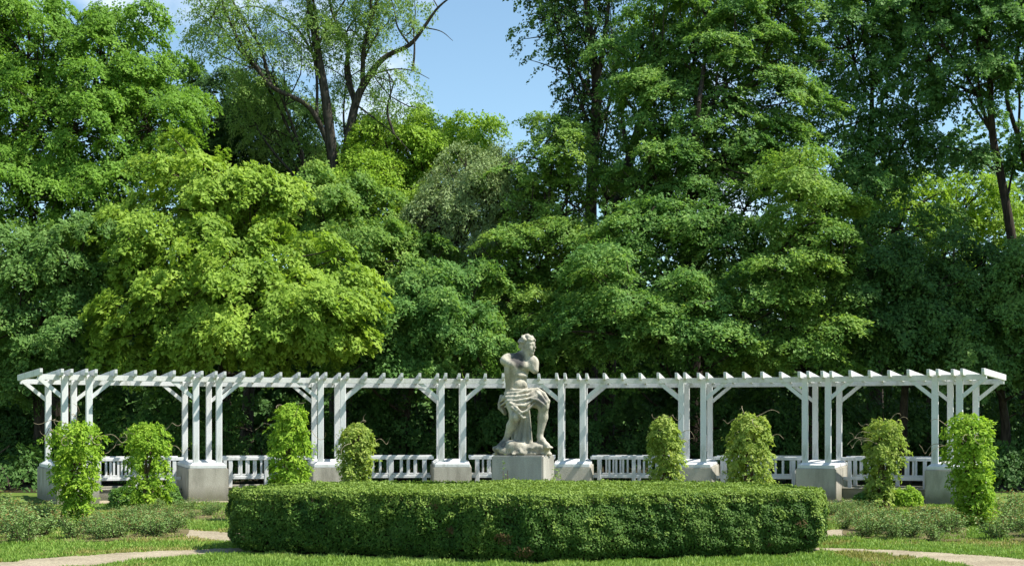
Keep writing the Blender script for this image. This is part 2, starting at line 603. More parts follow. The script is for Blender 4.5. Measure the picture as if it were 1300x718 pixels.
GA = [PIT * k for k in (-7, -5, -3, -1, 1, 3, 5, 7)]
PO = 0.255 / R0
post_me = box_mesh('post', -0.068, 0.068, -0.068, 0.068, Z_SILL1 - 0.01, Z_BEAM1 - 0.012, 0.01)
plinth_labels = {0: 'stained concrete plinth half hidden by the leafy column'}
for gi, th in enumerate(GA):
    hw0, hw1 = 0.45, 0.45 * (R0 + DR) / R0

    def quad(grow, z):
        a = (hw0 + grow) / R0
        return [pol(th - a, R0 - 0.20 - grow, z), pol(th + a, R0 - 0.20 - grow, z), pol(th + a, R0 + DR + 0.20 + grow, z), pol(th - a, R0 + DR + 0.20 + grow, z)]
    link('plinth', hull_mesh('plinth', quad(0.004, -0.15), quad(0, Z_SILL0), 0.018), M_CONC, perg)
    s = hull_mesh('sill', quad(-0.035, Z_SILL0), quad(-0.035, Z_SILL0 + 0.075), 0.01)
    so = link('sill', s, M_PAINT, perg)
    cap = hull_mesh('sill_cap', quad(-0.05, Z_SILL0 + 0.072), quad(-0.125, Z_SILL1), 0.006)
    link('sill_cap', cap, M_PAINT, so)
    for side in (-1, 1):
        for row in (0, 1):
            r = R0 + DR * row
            t = th + side * PO
            x, y, _ = pol(t, r)
            link('post', post_me, M_PAINT, perg, (x, y, 0), (0, 0, -t))
            # brace towards the neighbouring bay
            if (gi == 0 and side < 0) or (gi == 7 and side > 0):
                pass
            sx = side
            bm = bmesh.new()
            hw, b0 = 0.032, 0.07
            run, drop = 0.52, 0.42
            prof = [(b0 - 0.02, Z_BEAM0 - drop), (b0 - 0.02, Z_BEAM0 - drop + 0.11), (b0 + run - 0.13, Z_BEAM0 + 0.03), (b0 + run, Z_BEAM0 + 0.03)]
            fr = [bm.verts.new((sx * px_, -hw, pz)) for px_, pz in prof]
            bk = [bm.verts.new((sx * px_, hw, pz)) for px_, pz in prof]
            bm.faces.new(fr)
            bm.faces.new(bk[::-1])
            for i in range(4):
                j = (i + 1) % 4
                bm.faces.new([fr[j], fr[i], bk[i], bk[j]])
            bmesh.ops.recalc_face_normals(bm, faces=bm.faces[:])
            me = bpy.data.meshes.new('brace')
            bm.to_mesh(me)
            bm.free()
            # aim it along the beam of the bay (chord), not the tangent
            link('brace', me, M_PAINT, perg, (x, y, 0), (0, 0, -(t + sx * PIT * (1 - PO / PIT))))

# beams: one straight piece for each bay, one over each pair of posts, one overhang at each end
OVER = math.radians(1.45)
node = []
for th in GA:
    node += [th - PO, th + PO]
node = [node[0] - OVER] + node + [node[-1] + OVER]
for row in (0, 1):
    r = R0 + DR * row
    for a, b in zip(node[:-1], node[1:]):
        inner, outer = r - 0.05, r + 0.05
        bot = [pol(a, inner, Z_BEAM0), pol(b, inner, Z_BEAM0), pol(b, outer, Z_BEAM0), pol(a, outer, Z_BEAM0)]
        top = [(x, y, Z_BEAM1) for x, y, _ in bot]
        link('beam', hull_mesh('beam', bot, top, 0.003), M_PAINT, perg)

# rafters: a pair over each post, four over each bay, one at each end
RAF_F, RAF_B = 0.44, 0.26
bm = bmesh.new()
prof = [(-RAF_F + 0.03, Z_BEAM1 - 0.03), (-RAF_F, Z_BEAM1 + 0.03), (-RAF_F, Z_BEAM1 + RAF_H - 0.03), (DR + RAF_B, Z_BEAM1 + RAF_H - 0.03), (DR + RAF_B, Z_BEAM1 + 0.03), (DR + RAF_B - 0.03, Z_BEAM1 - 0.03)]
lf = [bm.verts.new((-0.031, y, z)) for y, z in prof]
rt = [bm.verts.new((0.031, y, z)) for y, z in prof]
bm.faces.new(lf)
bm.faces.new(rt[::-1])
for i in range(6):
    j = (i + 1) % 6
    bm.faces.new([lf[j], lf[i], rt[i], rt[j]])
bmesh.ops.recalc_face_normals(bm, faces=bm.faces[:])
bmesh.ops.bevel(bm, geom=bm.edges[:], offset=0.004, segments=1, affect='EDGES')
raf_me = bpy.data.meshes.new('rafter')
bm.to_mesh(raf_me)
bm.free()
PR = 0.098 / R0
raf = [GA[0] - PO - OVER * 0.97, GA[-1] + PO + OVER * 0.97]
for gi, th in enumerate(GA):
    raf += [th - PO - PR, th - PO + PR, th + PO - PR, th + PO + PR]
    if gi < 7:
        a, b = th + PO + PR, GA[gi + 1] - PO - PR
        raf += [a + (b - a) * k / 5 for k in (1, 2, 3, 4)]
for t in raf:
    x, y, _ = pol(t, R0)
    link('rafter', raf_me, M_PAINT, perg, (x, y, rng.uniform(-0.006, 0.006)), (0, 0, -t + rng.normal(0, 0.004)))

# railings and the low wall between the plinths
bal_me = box_mesh('baluster', -0.025, 0.025, -0.016, 0.016, 0.49, 0.90, 0.004)
rpost_me = box_mesh('rail_post', -0.042, 0.042, -0.04, 0.04, 0.24, 0.945, 0.005)
for gi in range(7):
    for row, r in ((0, R0 + 1.35), (1, R0 + DR - 0.06)):
        m_ = (GA[gi] + GA[gi + 1]) / 2
        half = r * math.sin(PIT) - 0.45 * r / R0 * 1.0
        rc = r * math.cos(PIT)
        x, y, _ = pol(m_, rc)
        ra = empty('railing', (x, y, 0), -m_, perg)
        top = box_mesh('top_rail', -half - 0.04, half + 0.04, -0.05, 0.05, 0.895, 0.972, 0.006)
        link('top_rail', top, M_PAINT, ra)
        bt = box_mesh('bottom_rail', -half + 0.02, half - 0.02, -0.03, 0.03, 0.445, 0.515, 0.005)
        link('bottom_rail', bt, M_PAINT, ra)
        xs = [-half + 0.17, 0.0 + (0.09 if row else 0), half - 0.17]
        for q in xs:
            link('rail_post', rpost_me, M_PAINT, ra, (q, 0, 0))
        nb = 10
        off = 0.07 if row else 0.0
        for k in range(nb):
            q = -half + 0.17 + (2 * half - 0.34) * (k + 0.5) / nb + off
            if min(abs(q - e) for e in xs) > 0.085:
                link('baluster', bal_me, M_PAINT, ra, (q, 0, 0))
        if row == 0:
            w = box_mesh('low_wall', -half + 0.01, half - 0.01, -0.14, 0.14, -0.1, 0.235, 0.012)
            link('low_wall', w, M_CONC, perg, (x, y, 0), (0, 0, -m_))
            cp = box_mesh('wall_coping', -half + 0.012, half - 0.012, -0.17, 0.17, 0.232, 0.262, 0.006)
            link('wall_coping', cp, M_CONC, perg, (x, y, 0), (0, 0, -m_))
        else:
            w = box_mesh('low_wall', -half + 0.01, half - 0.01, -0.12, 0.12, -0.1, 0.25, 0.012)
            link('low_wall', w, M_CONC, perg, (x, y, 0), (0, 0, -m_))

# ------------------------------------------------------------------ statue on its pedestal
SY = 23.0
SP = SY / F                                  # metres for one photograph pixel at the statue
SX0 = (663 - 650) * SP
PED_Z = EYE - (577 - HZ) * SP
pw, pdp = 0.94, 0.94
prot = math.radians(-14)
pm = hull_mesh('pedestal', [(-pw / 2, -pdp / 2, -0.1), (pw / 2, -pdp / 2, -0.1), (pw / 2, pdp / 2, -0.1), (-pw / 2, pdp / 2, -0.1)],
               [(-pw / 2, -pdp / 2, PED_Z), (pw / 2, -pdp / 2, PED_Z), (pw / 2, pdp / 2, PED_Z), (-pw / 2, pdp / 2, PED_Z)], 0.022)
ped = link('stone_pedestal', pm, M_PED, None, (SX0 + 0.02, SY, 0), (0, 0, prot))
tag(ped, 'plain grey square stone pedestal carrying the statue behind the hedge', 'pedestal')


def S(px, py, y):
    return np.array([(px - 663) * SP, y, (577 - py) * SP])


H = 0.0132
lo = np.array([-0.62, -0.62, -0.05])
hi = np.array([0.66, 0.50, 2.25])
dims = np.ceil((hi - lo) / H).astype(int)
gx = (lo[0] + H * np.arange(dims[0])).astype(np.float32)
gy = (lo[1] + H * np.arange(dims[1])).astype(np.float32)
gz = (lo[2] + H * np.arange(dims[2])).astype(np.float32)
FLD = np.full(dims, 1.0, np.float32)


def region(bmin, bmax):
    a = np.clip(((np.asarray(bmin) - lo) / H).astype(int), 0, dims - 1)
    b = np.clip(((np.asarray(bmax) - lo) / H).astype(int) + 2, 1, dims)
    sl = tuple(slice(a[i], b[i]) for i in range(3))
    return sl, gx[sl[0]][:, None, None], gy[sl[1]][None, :, None], gz[sl[2]][None, None, :]


def blend(sl, d, k):
    f = FLD[sl]
    h = np.clip(k - np.abs(f - d), 0, None) / k
    FLD[sl] = np.minimum(f, d) - h * h * k * 0.25


def cone(a, b, ra, rb, k=0.05):
    a, b = np.asarray(a, float), np.asarray(b, float)
    m = max(ra, rb) + k + 0.03
    sl, X, Y, Z = region(np.minimum(a, b) - m, np.maximum(a, b) + m)
    ab = b - a
    t = np.clip(((X - a[0]) * ab[0] + (Y - a[1]) * ab[1] + (Z - a[2]) * ab[2]) / (ab @ ab + 1e-9), 0, 1)
    d = np.sqrt((X - a[0] - ab[0] * t) ** 2 + (Y - a[1] - ab[1] * t) ** 2 + (Z - a[2] - ab[2] * t) ** 2) - (ra + (rb - ra) * t)
    blend(sl, d, k)


def ell(c, r, k=0.05, yaw=0.0, roll=0.0, carve=False):
    c, r = np.asarray(c, float), np.asarray(r, float)
    m = r.max() + k + 0.03
    sl, X, Y, Z = region(c - m, c + m)
    X, Y, Z = X - c[0], Y - c[1], Z - c[2]
    ca, sa = math.cos(yaw), math.sin(yaw)
    x, y, z = X * ca + Y * sa, -X * sa + Y * ca, Z + 0 * X
    cb, sb = math.cos(roll), math.sin(roll)
    x, z = x * cb + z * sb, -x * sb + z * cb
    q = np.sqrt((x / r[0]) ** 2 + (y / r[1]) ** 2 + (z / r[2]) ** 2)
    d = (q - 1) * r.min()
    if carve:
        f = FLD[sl]
        h = np.clip(k - np.abs(f + d), 0, None) / k
        FLD[sl] = np.maximum(f, -d) + h * h * k * 0.25
    else:
        blend(sl, d, k)


def chain(pts, radii, k=0.04):
    for (a, b, ra, rb) in zip(pts[:-1], pts[1:], radii[:-1], radii[1:]):
        cone(a, b, ra, rb, k)


# rock the figure sits on, and its irregular slab
ell(S(664, 570, 0.0), (0.47, 0.40, 0.115), 0.03)
ell(S(664, 575, 0.0), (0.50, 0.43, 0.07), 0.03)
ell(S(652, 563, -0.22), (0.18, 0.16, 0.08), 0.06)
ell(S(682, 566, -0.2), (0.22, 0.2, 0.08), 0.06)
ell(S(640, 569, -0.12), (0.17, 0.2, 0.07), 0.05)
cone(S(663, 562, 0.14), S(658, 512, 0.14), 0.19, 0.20, 0.06)
# torso, turned towards the viewer's right
TY = math.radians(32)
ell(S(656, 497, 0.06), (0.215, 0.18, 0.20), 0.07, TY)              # pelvis
ell(S(655.5, 483, 0.05), (0.195, 0.155, 0.22), 0.08, TY, -0.04)   # waist
ell(S(657, 467, 0.04), (0.225, 0.165, 0.23), 0.06, TY, -0.10)     # rib cage
ell(S(652, 470, 0.07), (0.17, 0.15, 0.28), 0.07, TY)              # flank
ell(S(665, 464, -0.085), (0.095, 0.06, 0.075), 0.04, TY, -0.1)    # breast muscles
ell(S(674, 466, -0.05), (0.075, 0.06, 0.07), 0.04, TY, -0.1)
ell(S(655, 463, -0.095), (0.085, 0.05, 0.07), 0.04, TY, -0.1)
ell(S(661, 476, -0.10), (0.055, 0.035, 0.04), 0.035, TY)            # belly
ell(S(667, 477, -0.07), (0.045, 0.035, 0.04), 0.035, TY)
ell(S(660, 488, -0.10), (0.08, 0.055, 0.075), 0.05, TY)
ell(S(665, 488, -0.08), (0.07, 0.06, 0.07), 0.04, TY)
# shoulders with the broken arms
ell(S(645, 456, 0.04), (0.115, 0.12, 0.115), 0.06)
cone(S(645, 456, 0.04), S(640.5, 457, -0.02), 0.10, 0.082, 0.04)
cone(S(641, 458, -0.05), S(650, 463, -0.14), 0.055, 0.05, 0.05)
ell(S(676.5, 459, -0.01), (0.10, 0.11, 0.11), 0.06)
cone(S(678, 461, -0.03), S(679, 469.5, -0.07), 0.085, 0.068, 0.03)
chain([S(654, 455, 0.06), S(664, 451, 0.05), S(674, 456, 0.03)], [0.09, 0.1, 0.08], 0.05)
# neck and head, face turned to the viewer's right
cone(S(665.5, 458, 0.02), S(669, 444, 0.0), 0.088, 0.082, 0.04)
HD = S(670.3, 438, -0.01)
fd = np.array([0.80, -0.60, 0.0])
sd_ = np.array([0.60, 0.80, 0.0])
hz = lambda f_, s_, u_: HD + fd * f_ + sd_ * s_ + np.array([0, 0, u_])
HYAW = math.atan2(fd[1], fd[0])
ell(hz(-0.015, 0, 0.035), (0.145, 0.115, 0.135), 0.03, HYAW)
ell(hz(0.035, 0, -0.05), (0.098, 0.088, 0.135), 0.03, HYAW)
ell(hz(0.09, 0, -0.148), (0.035, 0.036, 0.03), 0.03, HYAW)                # chin
cone(hz(0.125, 0, 0.012), hz(0.155, 0, -0.05), 0.014, 0.021, 0.014)       # nose
for s_ in (-1, 1):
    cone(hz(0.118, 0.012 * s_, 0.028), hz(0.10, 0.07 * s_, 0.022), 0.016, 0.014, 0.014)   # brow
    ell(hz(0.122, 0.042 * s_, -0.004), (0.022, 0.024, 0.016), 0.008, HYAW, 0, True)        # eye hollow
    ell(hz(0.110, 0.040 * s_, -0.004), (0.013, 0.017, 0.011), 0.004, HYAW)                 # eye
    ell(hz(0.078, 0.046 * s_, -0.06), (0.034, 0.03, 0.034), 0.02, HYAW)                     # cheek
    ell(hz(-0.015, 0.102 * s_, -0.02), (0.026, 0.014, 0.036), 0.01, HYAW)                  # ear
ell(hz(0.128, 0, -0.092), (0.018, 0.036, 0.010), 0.006, HYAW)             # lips
ell(hz(0.124, 0, -0.112), (0.018, 0.030, 0.011), 0.006, HYAW)
ell(hz(0.137, 0, -0.102), (0.012, 0.034, 0.0045), 0.003, HYAW, 0, True)
hr = np.random.default_rng(5)
for i in range(120):                                                       # short curls
    a, e = hr.uniform(-PI, PI), hr.uniform(-0.55, 1.5)
    if (abs(a) < 1.15 and e < 0.62) or (abs(a) < 1.95 and e < 0.05):
        continue
    p_ = hz(0.15 * math.cos(a) * math.cos(e) - 0.015, 0.125 * math.sin(a) * math.cos(e), 0.035 + 0.150 * math.sin(e))
    r_ = hr.uniform(0.020, 0.038)
    ell(p_, (r_, r_, r_ * 0.85), 0.012)
for s_ in np.linspace(-0.9, 0.9, 9):
    p_ = hz(0.124 * math.cos(s_), 0.108 * math.sin(s_), 0.095 + 0.012 * math.cos(7 * s_))
    ell(p_, (0.024, 0.024, 0.024), 0.010)
# viewer's left leg
hipL, kneeL, ankL = S(652, 503, 0.0), S(654, 529, -0.33), S(642.5, 557, -0.13)
chain([hipL, hipL * 0.5 + kneeL * 0.5 + np.array([0, -0.02, 0.03]), kneeL], [0.155, 0.135, 0.088], 0.05)
mid = kneeL * 0.62 + ankL * 0.38 + np.array([-0.005, 0.03, 0])
chain([kneeL, mid, ankL], [0.086, 0.084, 0.047], 0.04)
ell(kneeL + np.array([0, -0.025, 0.0]), (0.07, 0.06, 0.075), 0.03)
chain([ankL, S(639, 562, -0.16), S(634, 566.5, -0.24), S(630.5, 568.5, -0.29)], [0.05, 0.056, 0.046, 0.027], 0.03)
for i in range(5):
    q = S(631 - 0.4 * i, 568.5, -0.27) + np.array([0.035 - 0.018 * i, 0.01 * i, 0.0])
    cone(q, q + np.array([-0.03, -0.055 + 0.006 * i, -0.012]), 0.015, 0.011, 0.008)
cone(ankL, S(645.5, 563, -0.08), 0.04, 0.036, 0.02)
# viewer's right leg
hipR, kneeR, ankR = S(666, 503, -0.02), S(689.5, 514.5, -0.33), S(685, 553, -0.24)
chain([hipR, hipR * 0.5 + kneeR * 0.5 + np.array([0, -0.02, 0.02]), kneeR], [0.155, 0.135, 0.092], 0.05)
mid = kneeR * 0.62 + ankR * 0.38 + np.array([0.012, 0.03, 0])
chain([kneeR, mid, ankR], [0.088, 0.088, 0.05], 0.04)
chain([ankR, S(688, 559, -0.28), S(693, 564, -0.35), S(696, 566, -0.40)], [0.052, 0.058, 0.046, 0.03], 0.03)
for i in range(5):
    q = S(696, 566.5, -0.39) + np.array([-0.04 + 0.02 * i, 0.012 * i, 0.0])
    cone(q, q + np.array([0.024, -0.05 + 0.004 * i, -0.012]), 0.016, 0.012, 0.008)
cone(ankR, S(684, 560, -0.19), 0.042, 0.038, 0.02)
# drapery: rolls of cloth swept over the lap, a fall of cloth down the stump
rolls = [
    ([(635, 507, 0.02), (644, 500, -0.17), (656, 499, -0.25), (668, 496, -0.25), (681, 493.5, -0.16)], 0.030),
    ([(634.5, 510, 0.0), (643, 504, -0.20), (655, 504, -0.29), (668, 501.5, -0.31), (684, 497, -0.24)], 0.027),
    ([(636, 514, -0.04), (645, 508.5, -0.25), (655, 509.5, -0.33), (667, 507, -0.36), (686, 501, -0.31)], 0.026),
    ([(641, 516, -0.12), (648, 512, -0.32), (656, 514.5, -0.38), (666, 515, -0.40), (680, 506, -0.40)], 0.025),
    ([(650, 513, -0.36), (656, 518, -0.42), (662, 523.5, -0.42), (668, 521.5, -0.42), (678, 512, -0.42)], 0.024),
    ([(655, 517, -0.40), (659, 525, -0.42), (664, 530, -0.41), (670, 529, -0.39)], 0.024),
    ([(641, 498, 0.02), (651, 495, -0.14), (664, 495.5, -0.21), (679, 492.5, -0.13)], 0.028),
    ([(682, 493, -0.14), (690, 500, -0.27), (695, 509, -0.36), (694.5, 518, -0.36)], 0.036),
    ([(680, 496, -0.26), (687, 503, -0.36), (692.5, 511, -0.42), (693, 519, -0.40)], 0.026),
    ([(674, 506, -0.40), (682, 508, -0.43), (690, 514, -0.42), (691, 521, -0.38)], 0.026),
    ([(647, 518, -0.2), (650, 517, -0.38), (655, 521, -0.42), (658, 531, -0.38)], 0.024),
    ([(634, 510, 0.0), (635, 517, 0.02), (639, 523, 0.0)], 0.040),
    ([(637, 503, 0.1), (636, 513, 0.1), (641, 524, 0.06)], 0.06),
]
ell(S(660, 505, -0.10), (0.29, 0.20, 0.115), 0.05)
ell(S(682, 504, -0.15), (0.15, 0.17, 0.13), 0.05)
ell(S(664, 515, -0.28), (0.15, 0.10, 0.12), 0.05)
for pts, r_ in rolls:
    pp = [S(*p) for p in pts]
    chain(pp, [r_ * 0.7] + [r_] * (len(pp) - 2) + [r_ * 0.6], 0.016)
for k_, (x0, x1) in enumerate([(660, 653), (662.5, 656.5), (664.5, 660.5), (666.5, 664.5), (668, 668.5), (669, 673)]):
    chain([S(x0, 522, -0.24 - 0.02 * (k_ % 2)), S((x0 + x1) / 2 + 0.4, 545, -0.20 - 0.035 * (k_ % 2)), S(x1, 567, -0.23 - 0.05 * (k_ % 2))], [0.036, 0.042, 0.036], 0.014)
ell(S(676, 520, -0.24), (0.06, 0.06, 0.06), 0.03, 0, 0, True)
# weathering of the whole surface
XX, YY, ZZ = np.meshgrid(gx, gy, gz, indexing='ij')
FLD += (0.0028 * np.sin(XX * 41 + 3 * np.sin(ZZ * 17)) * np.sin(YY * 37 + 1) * np.sin(ZZ * 31 + 2 * np.sin(XX * 23))).astype(np.float32)
low = ZZ < 0.24
FLD[low] += (0.012 * np.sin(XX * 19 + 2) * np.sin(YY * 16) * np.sin(ZZ * 23 + XX * 9))[low]
FLD = np.maximum(FLD, (lo[2] + 0.045 - ZZ))
del XX, YY, ZZ, low


def surface_nets(Dm, origin, h):
    s = Dm < 0
    nx, ny, nz = Dm.shape
    cnt = np.zeros((nx - 1, ny - 1, nz - 1), np.int8)
    for i in (0, 1):
        for j in (0, 1):
            for k in (0, 1):
                cnt += s[i:nx - 1 + i, j:ny - 1 + j, k:nz - 1 + k]
    ci = np.argwhere((cnt > 0) & (cnt < 8))
    idx = np.full(cnt.shape, -1, np.int64)
    idx[tuple(ci.T)] = np.arange(len(ci))
    acc = np.zeros((len(ci), 3))
    num = np.zeros(len(ci))
    for ax in range(3):
        o1, o2 = [a for a in range(3) if a != ax]
        for p in (0, 1):
            for q in (0, 1):
                a = ci.copy()
                a[:, o1] += p
                a[:, o2] += q
                b = a.copy()
                b[:, ax] += 1
                va, vb = Dm[tuple(a.T)], Dm[tuple(b.T)]
                m = (va < 0) != (vb < 0)
                t = va / (va - vb + 1e-12)
                pt = a.astype(float)
                pt[:, ax] += t
                acc[m] += pt[m]
                num[m] += 1
    V = origin + h * acc / num[:, None]
    quads = []
    for ax in range(3):
        o1, o2 = [(1, 2), (2, 0), (0, 1)][ax]
        sa = np.take(s, range(Dm.shape[ax] - 1), axis=ax)
        sb = np.take(s, range(1, Dm.shape[ax]), axis=ax)
        e = np.argwhere(sa != sb)
        e = e[(e[:, o1] > 0) & (e[:, o2] > 0) & (e[:, o1] < Dm.shape[o1] - 1) & (e[:, o2] < Dm.shape[o2] - 1)]
        flip = ~sa[tuple(e.T)]
        c = []
        for p, q in ((1, 1), (0, 1), (0, 0), (1, 0)):
            z = e.copy()
            z[:, o1] -= p
            z[:, o2] -= q
            c.append(idx[tuple(z.T)])
        qd = np.stack(c, 1)
        qd[flip] = qd[flip][:, ::-1]
        quads.append(qd)
    Q = np.vstack(quads)
    return V, Q[(Q >= 0).all(1)]


V, Q = surface_nets(FLD, lo, H)
del FLD
M_STATUE = stone_mat('statue_limestone', [(0.30, (0.12, 0.112, 0.09)), (0.43, (0.30, 0.28, 0.225)), (0.56, (0.44, 0.41, 0.33)), (0.8, (0.52, 0.485, 0.395))], scale=5.5, bump=0.35, fine=45,
                     extra=[(tuple(S(656, 455, -0.08)), 0.16, (0.035, 0.033, 0.036), 0.9), (tuple(S(659, 462, -0.14)), 0.09, (0.05, 0.047, 0.047), 0.8),
                            (tuple(S(639, 566, -0.2)), 0.15, (0.07, 0.07, 0.065), 0.75), (tuple(S(685, 508, -0.4)), 0.14, (0.11, 0.105, 0.10), 0.65),
                            (tuple(S(646, 482, -0.08)), 0.20, (0.24, 0.20, 0.10), 0.5), (tuple(S(666, 545, -0.25)), 0.22, (0.15, 0.145, 0.13), 0.6),
                            (tuple(S(675, 430, 0.0)), 0.12, (0.16, 0.155, 0.14), 0.5), (tuple(S(675, 572, -0.4)), 0.20, (0.12, 0.12, 0.10), 0.6)])
statue = link('statue', np_mesh('statue', V, Q, smooth=True), M_STATUE, None, (SX0, SY, PED_Z - 0.004))
tag(statue, 'weathered pale stone statue of a seated draped figure with broken arms', 'statue')

# ------------------------------------------------------------------ clipped hedge
HPOLY = np.array([(0.18, 15.25), (2.2, 15.78), (3.95, 16.35), (4.24, 17.0), (3.9, 18.4), (2.6, 19.5), (-2.2, 19.5), (-3.45, 18.4), (-3.84, 17.2), (-3.64, 16.55), (-1.75, 15.95)])
HH = 0.82
# resample the outline densely with rounded corners
def densify(poly, n, smooth=10):
    d = np.linalg.norm(np.roll(poly, -1, 0) - poly, axis=1)
    cum = np.r_[0, np.cumsum(d)]
    t = np.linspace(0, cum[-1], n, endpoint=False)
    pc = np.vstack([poly, poly[:1]])
    o = np.stack([np.interp(t, cum, pc[:, k]) for k in (0, 1)], 1)
    for _ in range(smooth):
        o = 0.5 * o + 0.25 * np.roll(o, 1, 0) + 0.25 * np.roll(o, -1, 0)
    return o, cum[-1]


HO, HLEN = densify(HPOLY, 260, 1)
HT = nrm(np.roll(HO, -1, 0) - np.roll(HO, 1, 0))
HN = np.stack([HT[:, 1], -HT[:, 0]], 1)            # outward (outline runs counter-clockwise)
if ((HO + HN * 0.1 - HO.mean(0)) ** 2).sum() < ((HO - HO.mean(0)) ** 2).sum():
    HN = -HN


def inside(poly, pts):
    x, y = pts[:, 0], pts[:, 1]
    c = np.zeros(len(pts), bool)
    j = len(poly) - 1
    for i in range(len(poly)):
        xi, yi = poly[i]
        xj, yj = poly[j]
        c ^= ((yi > y) != (yj > y)) & (x < (xj - xi) * (y - yi) / (yj - yi + 1e-12) + xi)
        j = i
    return c


hedge = empty('clipped_hedge', (0.2, 18.2, 0))
tag(hedge, 'broad low clipped green hedge in front of the statue', 'hedge')
hoff = np.array([0.2, 18.2, 0])


def hside(n, zlo=0.03, zhi=HH, ymax=30):
    i = rng.integers(0, len(HO), n)
    f = rng.uniform(0, 1, n)[:, None]
    p = HO[i] * (1 - f) + HO[(i + 1) % len(HO)] * f
    nn = HN[i]
    z = zlo + (zhi - zlo) * rng.uniform(0, 1, n) ** 0.9
    P3 = np.column_stack([p, z])
    bul = 0.10 * np.sin(np.clip(z / HH, 0, 1) * PI * 0.8 + 0.35) - 0.10 + 0.035 * sn(P3, 0.9, 3) + 0.035 * sn(P3, 0.22, 4)
    bul -= 0.16 * np.clip((0.16 - z) / 0.16, 0, 1)
    bul -= 0.03 * np.clip((z - HH + 0.05) / 0.05, 0, 1) ** 2
    hole = np.clip(sn(P3, 0.30, 9) - 0.85, 0, 0.4) / 0.4
    bul = bul - 0.09 * hole
    P3[:, :2] += nn * bul[:, None]
    return P3, np.column_stack([nn, np.zeros(n)])


L = Leafer()
n = 105000
P3, N3 = hside(n)
keep = (P3[:, 1] < 19.5) | (rng.uniform(0, 1, n) < 0.72)
P3, N3 = P3[keep], N3[keep]
n = len(P3)
dpth = np.abs(rng.normal(0, 0.035, n))[:, None]
P3 = P3 - N3 * dpth
nor = N3 * 0.95 + np.array([0, 0, 0.45]) + rng.normal(0, 0.42, (n, 3))
up = np.array([0, 0, 0.8]) + N3 * 0.5 + rng.normal(0, 0.6, (n, 3))
L.add(P3 - hoff, nor, up, rng.uniform(0.026, 0.046, n), width=0.6)
link('foliage', L.mesh('hedge_foliage'), L_HEDGE, hedge, kind='stuff')
# flush of fresh growth over the top
L = Leafer()
n = 125000
pt = np.column_stack([rng.uniform(-4.2, 4.5, n), rng.uniform(15.5, 21.0, n)])
pt = pt[inside(HO + HN * -0.05, pt)]
n = len(pt)
z = HH + 0.03 * sn(np.column_stack([pt, pt[:, 0] * 0]), 1.3, 21) + 0.02 * sn(np.column_stack([pt, pt[:, 0] * 0]), 0.3, 22) - rng.uniform(0, 0.05, n)
P3 = np.column_stack([pt, z])
L.add(P3 - hoff, np.array([0, 0, 0.7]) + rng.normal(0, 0.6, (n, 3)), np.array([0, -0.1, 0.8]) + rng.normal(0, 0.6, (n, 3)), rng.uniform(0.028, 0.05, n), width=0.6)
P3, N3 = hside(9000, HH - 0.12, HH + 0.02)
n = len(P3)
L.add(P3 - hoff, N3 * 0.5 + np.array([0, 0, 0.6]) + rng.normal(0, 0.5, (n, 3)), np.array([0, 0, 1.0]) + N3 * 0.3 + rng.normal(0, 0.4, (n, 3)), rng.uniform(0.028, 0.05, n), width=0.6)
# scattered paler shoots on the faces
P3, N3 = hside(30000)
m = (sn(P3, 0.55, 31) + 0.5 * sn(P3, 0.2, 32) + (P3[:, 2] - 0.3) * 0.9) > 0.75
P3, N3 = P3[m] + N3[m] * 0.02, N3[m]
n = len(P3)
L.add(P3 - hoff, N3 * 0.6 + np.array([0, 0, 0.6]) + rng.normal(0, 0.5, (n, 3)), np.array([0, 0, 0.9]) + N3 * 0.5 + rng.normal(0, 0.5, (n, 3)), rng.uniform(0.028, 0.048, n), width=0.6)
link('new_shoots', L.mesh('hedge_shoots'), L_TIP, hedge, kind='stuff')
# dead patches low on the front
L = Leafer()
for (px, py, rr) in ((640, 676, 0.12), (664, 692, 0.12), (575, 668, 0.07), (1018, 664, 0.09), (975, 690, 0.06), (556, 640, 0.05)):
    Y0 = 16.2
    cx = (px - 650) * Y0 / F
    cz = EYE - (py - HZ) * Y0 / F
    P3, N3 = hside(60000)
    m = (((P3[:, 0] - cx) / rr) ** 2 + ((P3[:, 2] - cz) / (rr * 0.7)) ** 2 < rng.uniform(0.1, 1.0, len(P3))) & (P3[:, 1] < 17.6)
    P3, N3 = P3[m] + N3[m] * 0.012, N3[m]
    n = len(P3)
    if n:
        L.add(P3 - hoff, N3 + rng.normal(0, 0.6, (n, 3)), np.array([0, 0, 0.5]) + rng.normal(0, 0.7, (n, 3)), rng.uniform(0.024, 0.042, n), width=0.55)
link('dead_patch', L.mesh('hedge_dead'), L_BROWN, hedge, kind='stuff')
# the dark woody inside
rings, zs, insets = [], [0.0, 0.12, 0.3, 0.6, 0.72, 0.755], [0.34, 0.24, 0.16, 0.15, 0.2, 0.32]
for z, ins in zip(zs, insets):
    rings.append(np.column_stack([HO - HN * ins, np.full(len(HO), z)]))
Vc = np.vstack(rings + [np.array([[0.2, 18.3, 0.755]])]) - hoff
nn_ = len(HO)
Q = [[i * nn_ + j, i * nn_ + (j + 1) % nn_, (i + 1) * nn_ + (j + 1) % nn_, (i + 1) * nn_ + j] for i in range(len(zs) - 1) for j in range(nn_)]
T = [[(len(zs) - 1) * nn_ + j, (len(zs) - 1) * nn_ + (j + 1) % nn_, len(zs) * nn_] for j in range(nn_)]
Tq = []
for a, b, c, d in Q:
    Tq += [[a, b, c], [a, c, d]]
M_CORE = bark_mat('hedge_twigs', (0.018, 0.016, 0.009), (0.04, 0.038, 0.018))
link('twig_core', np_mesh('twig_core', Vc, np.array(Tq + T)), M_CORE, hedge)

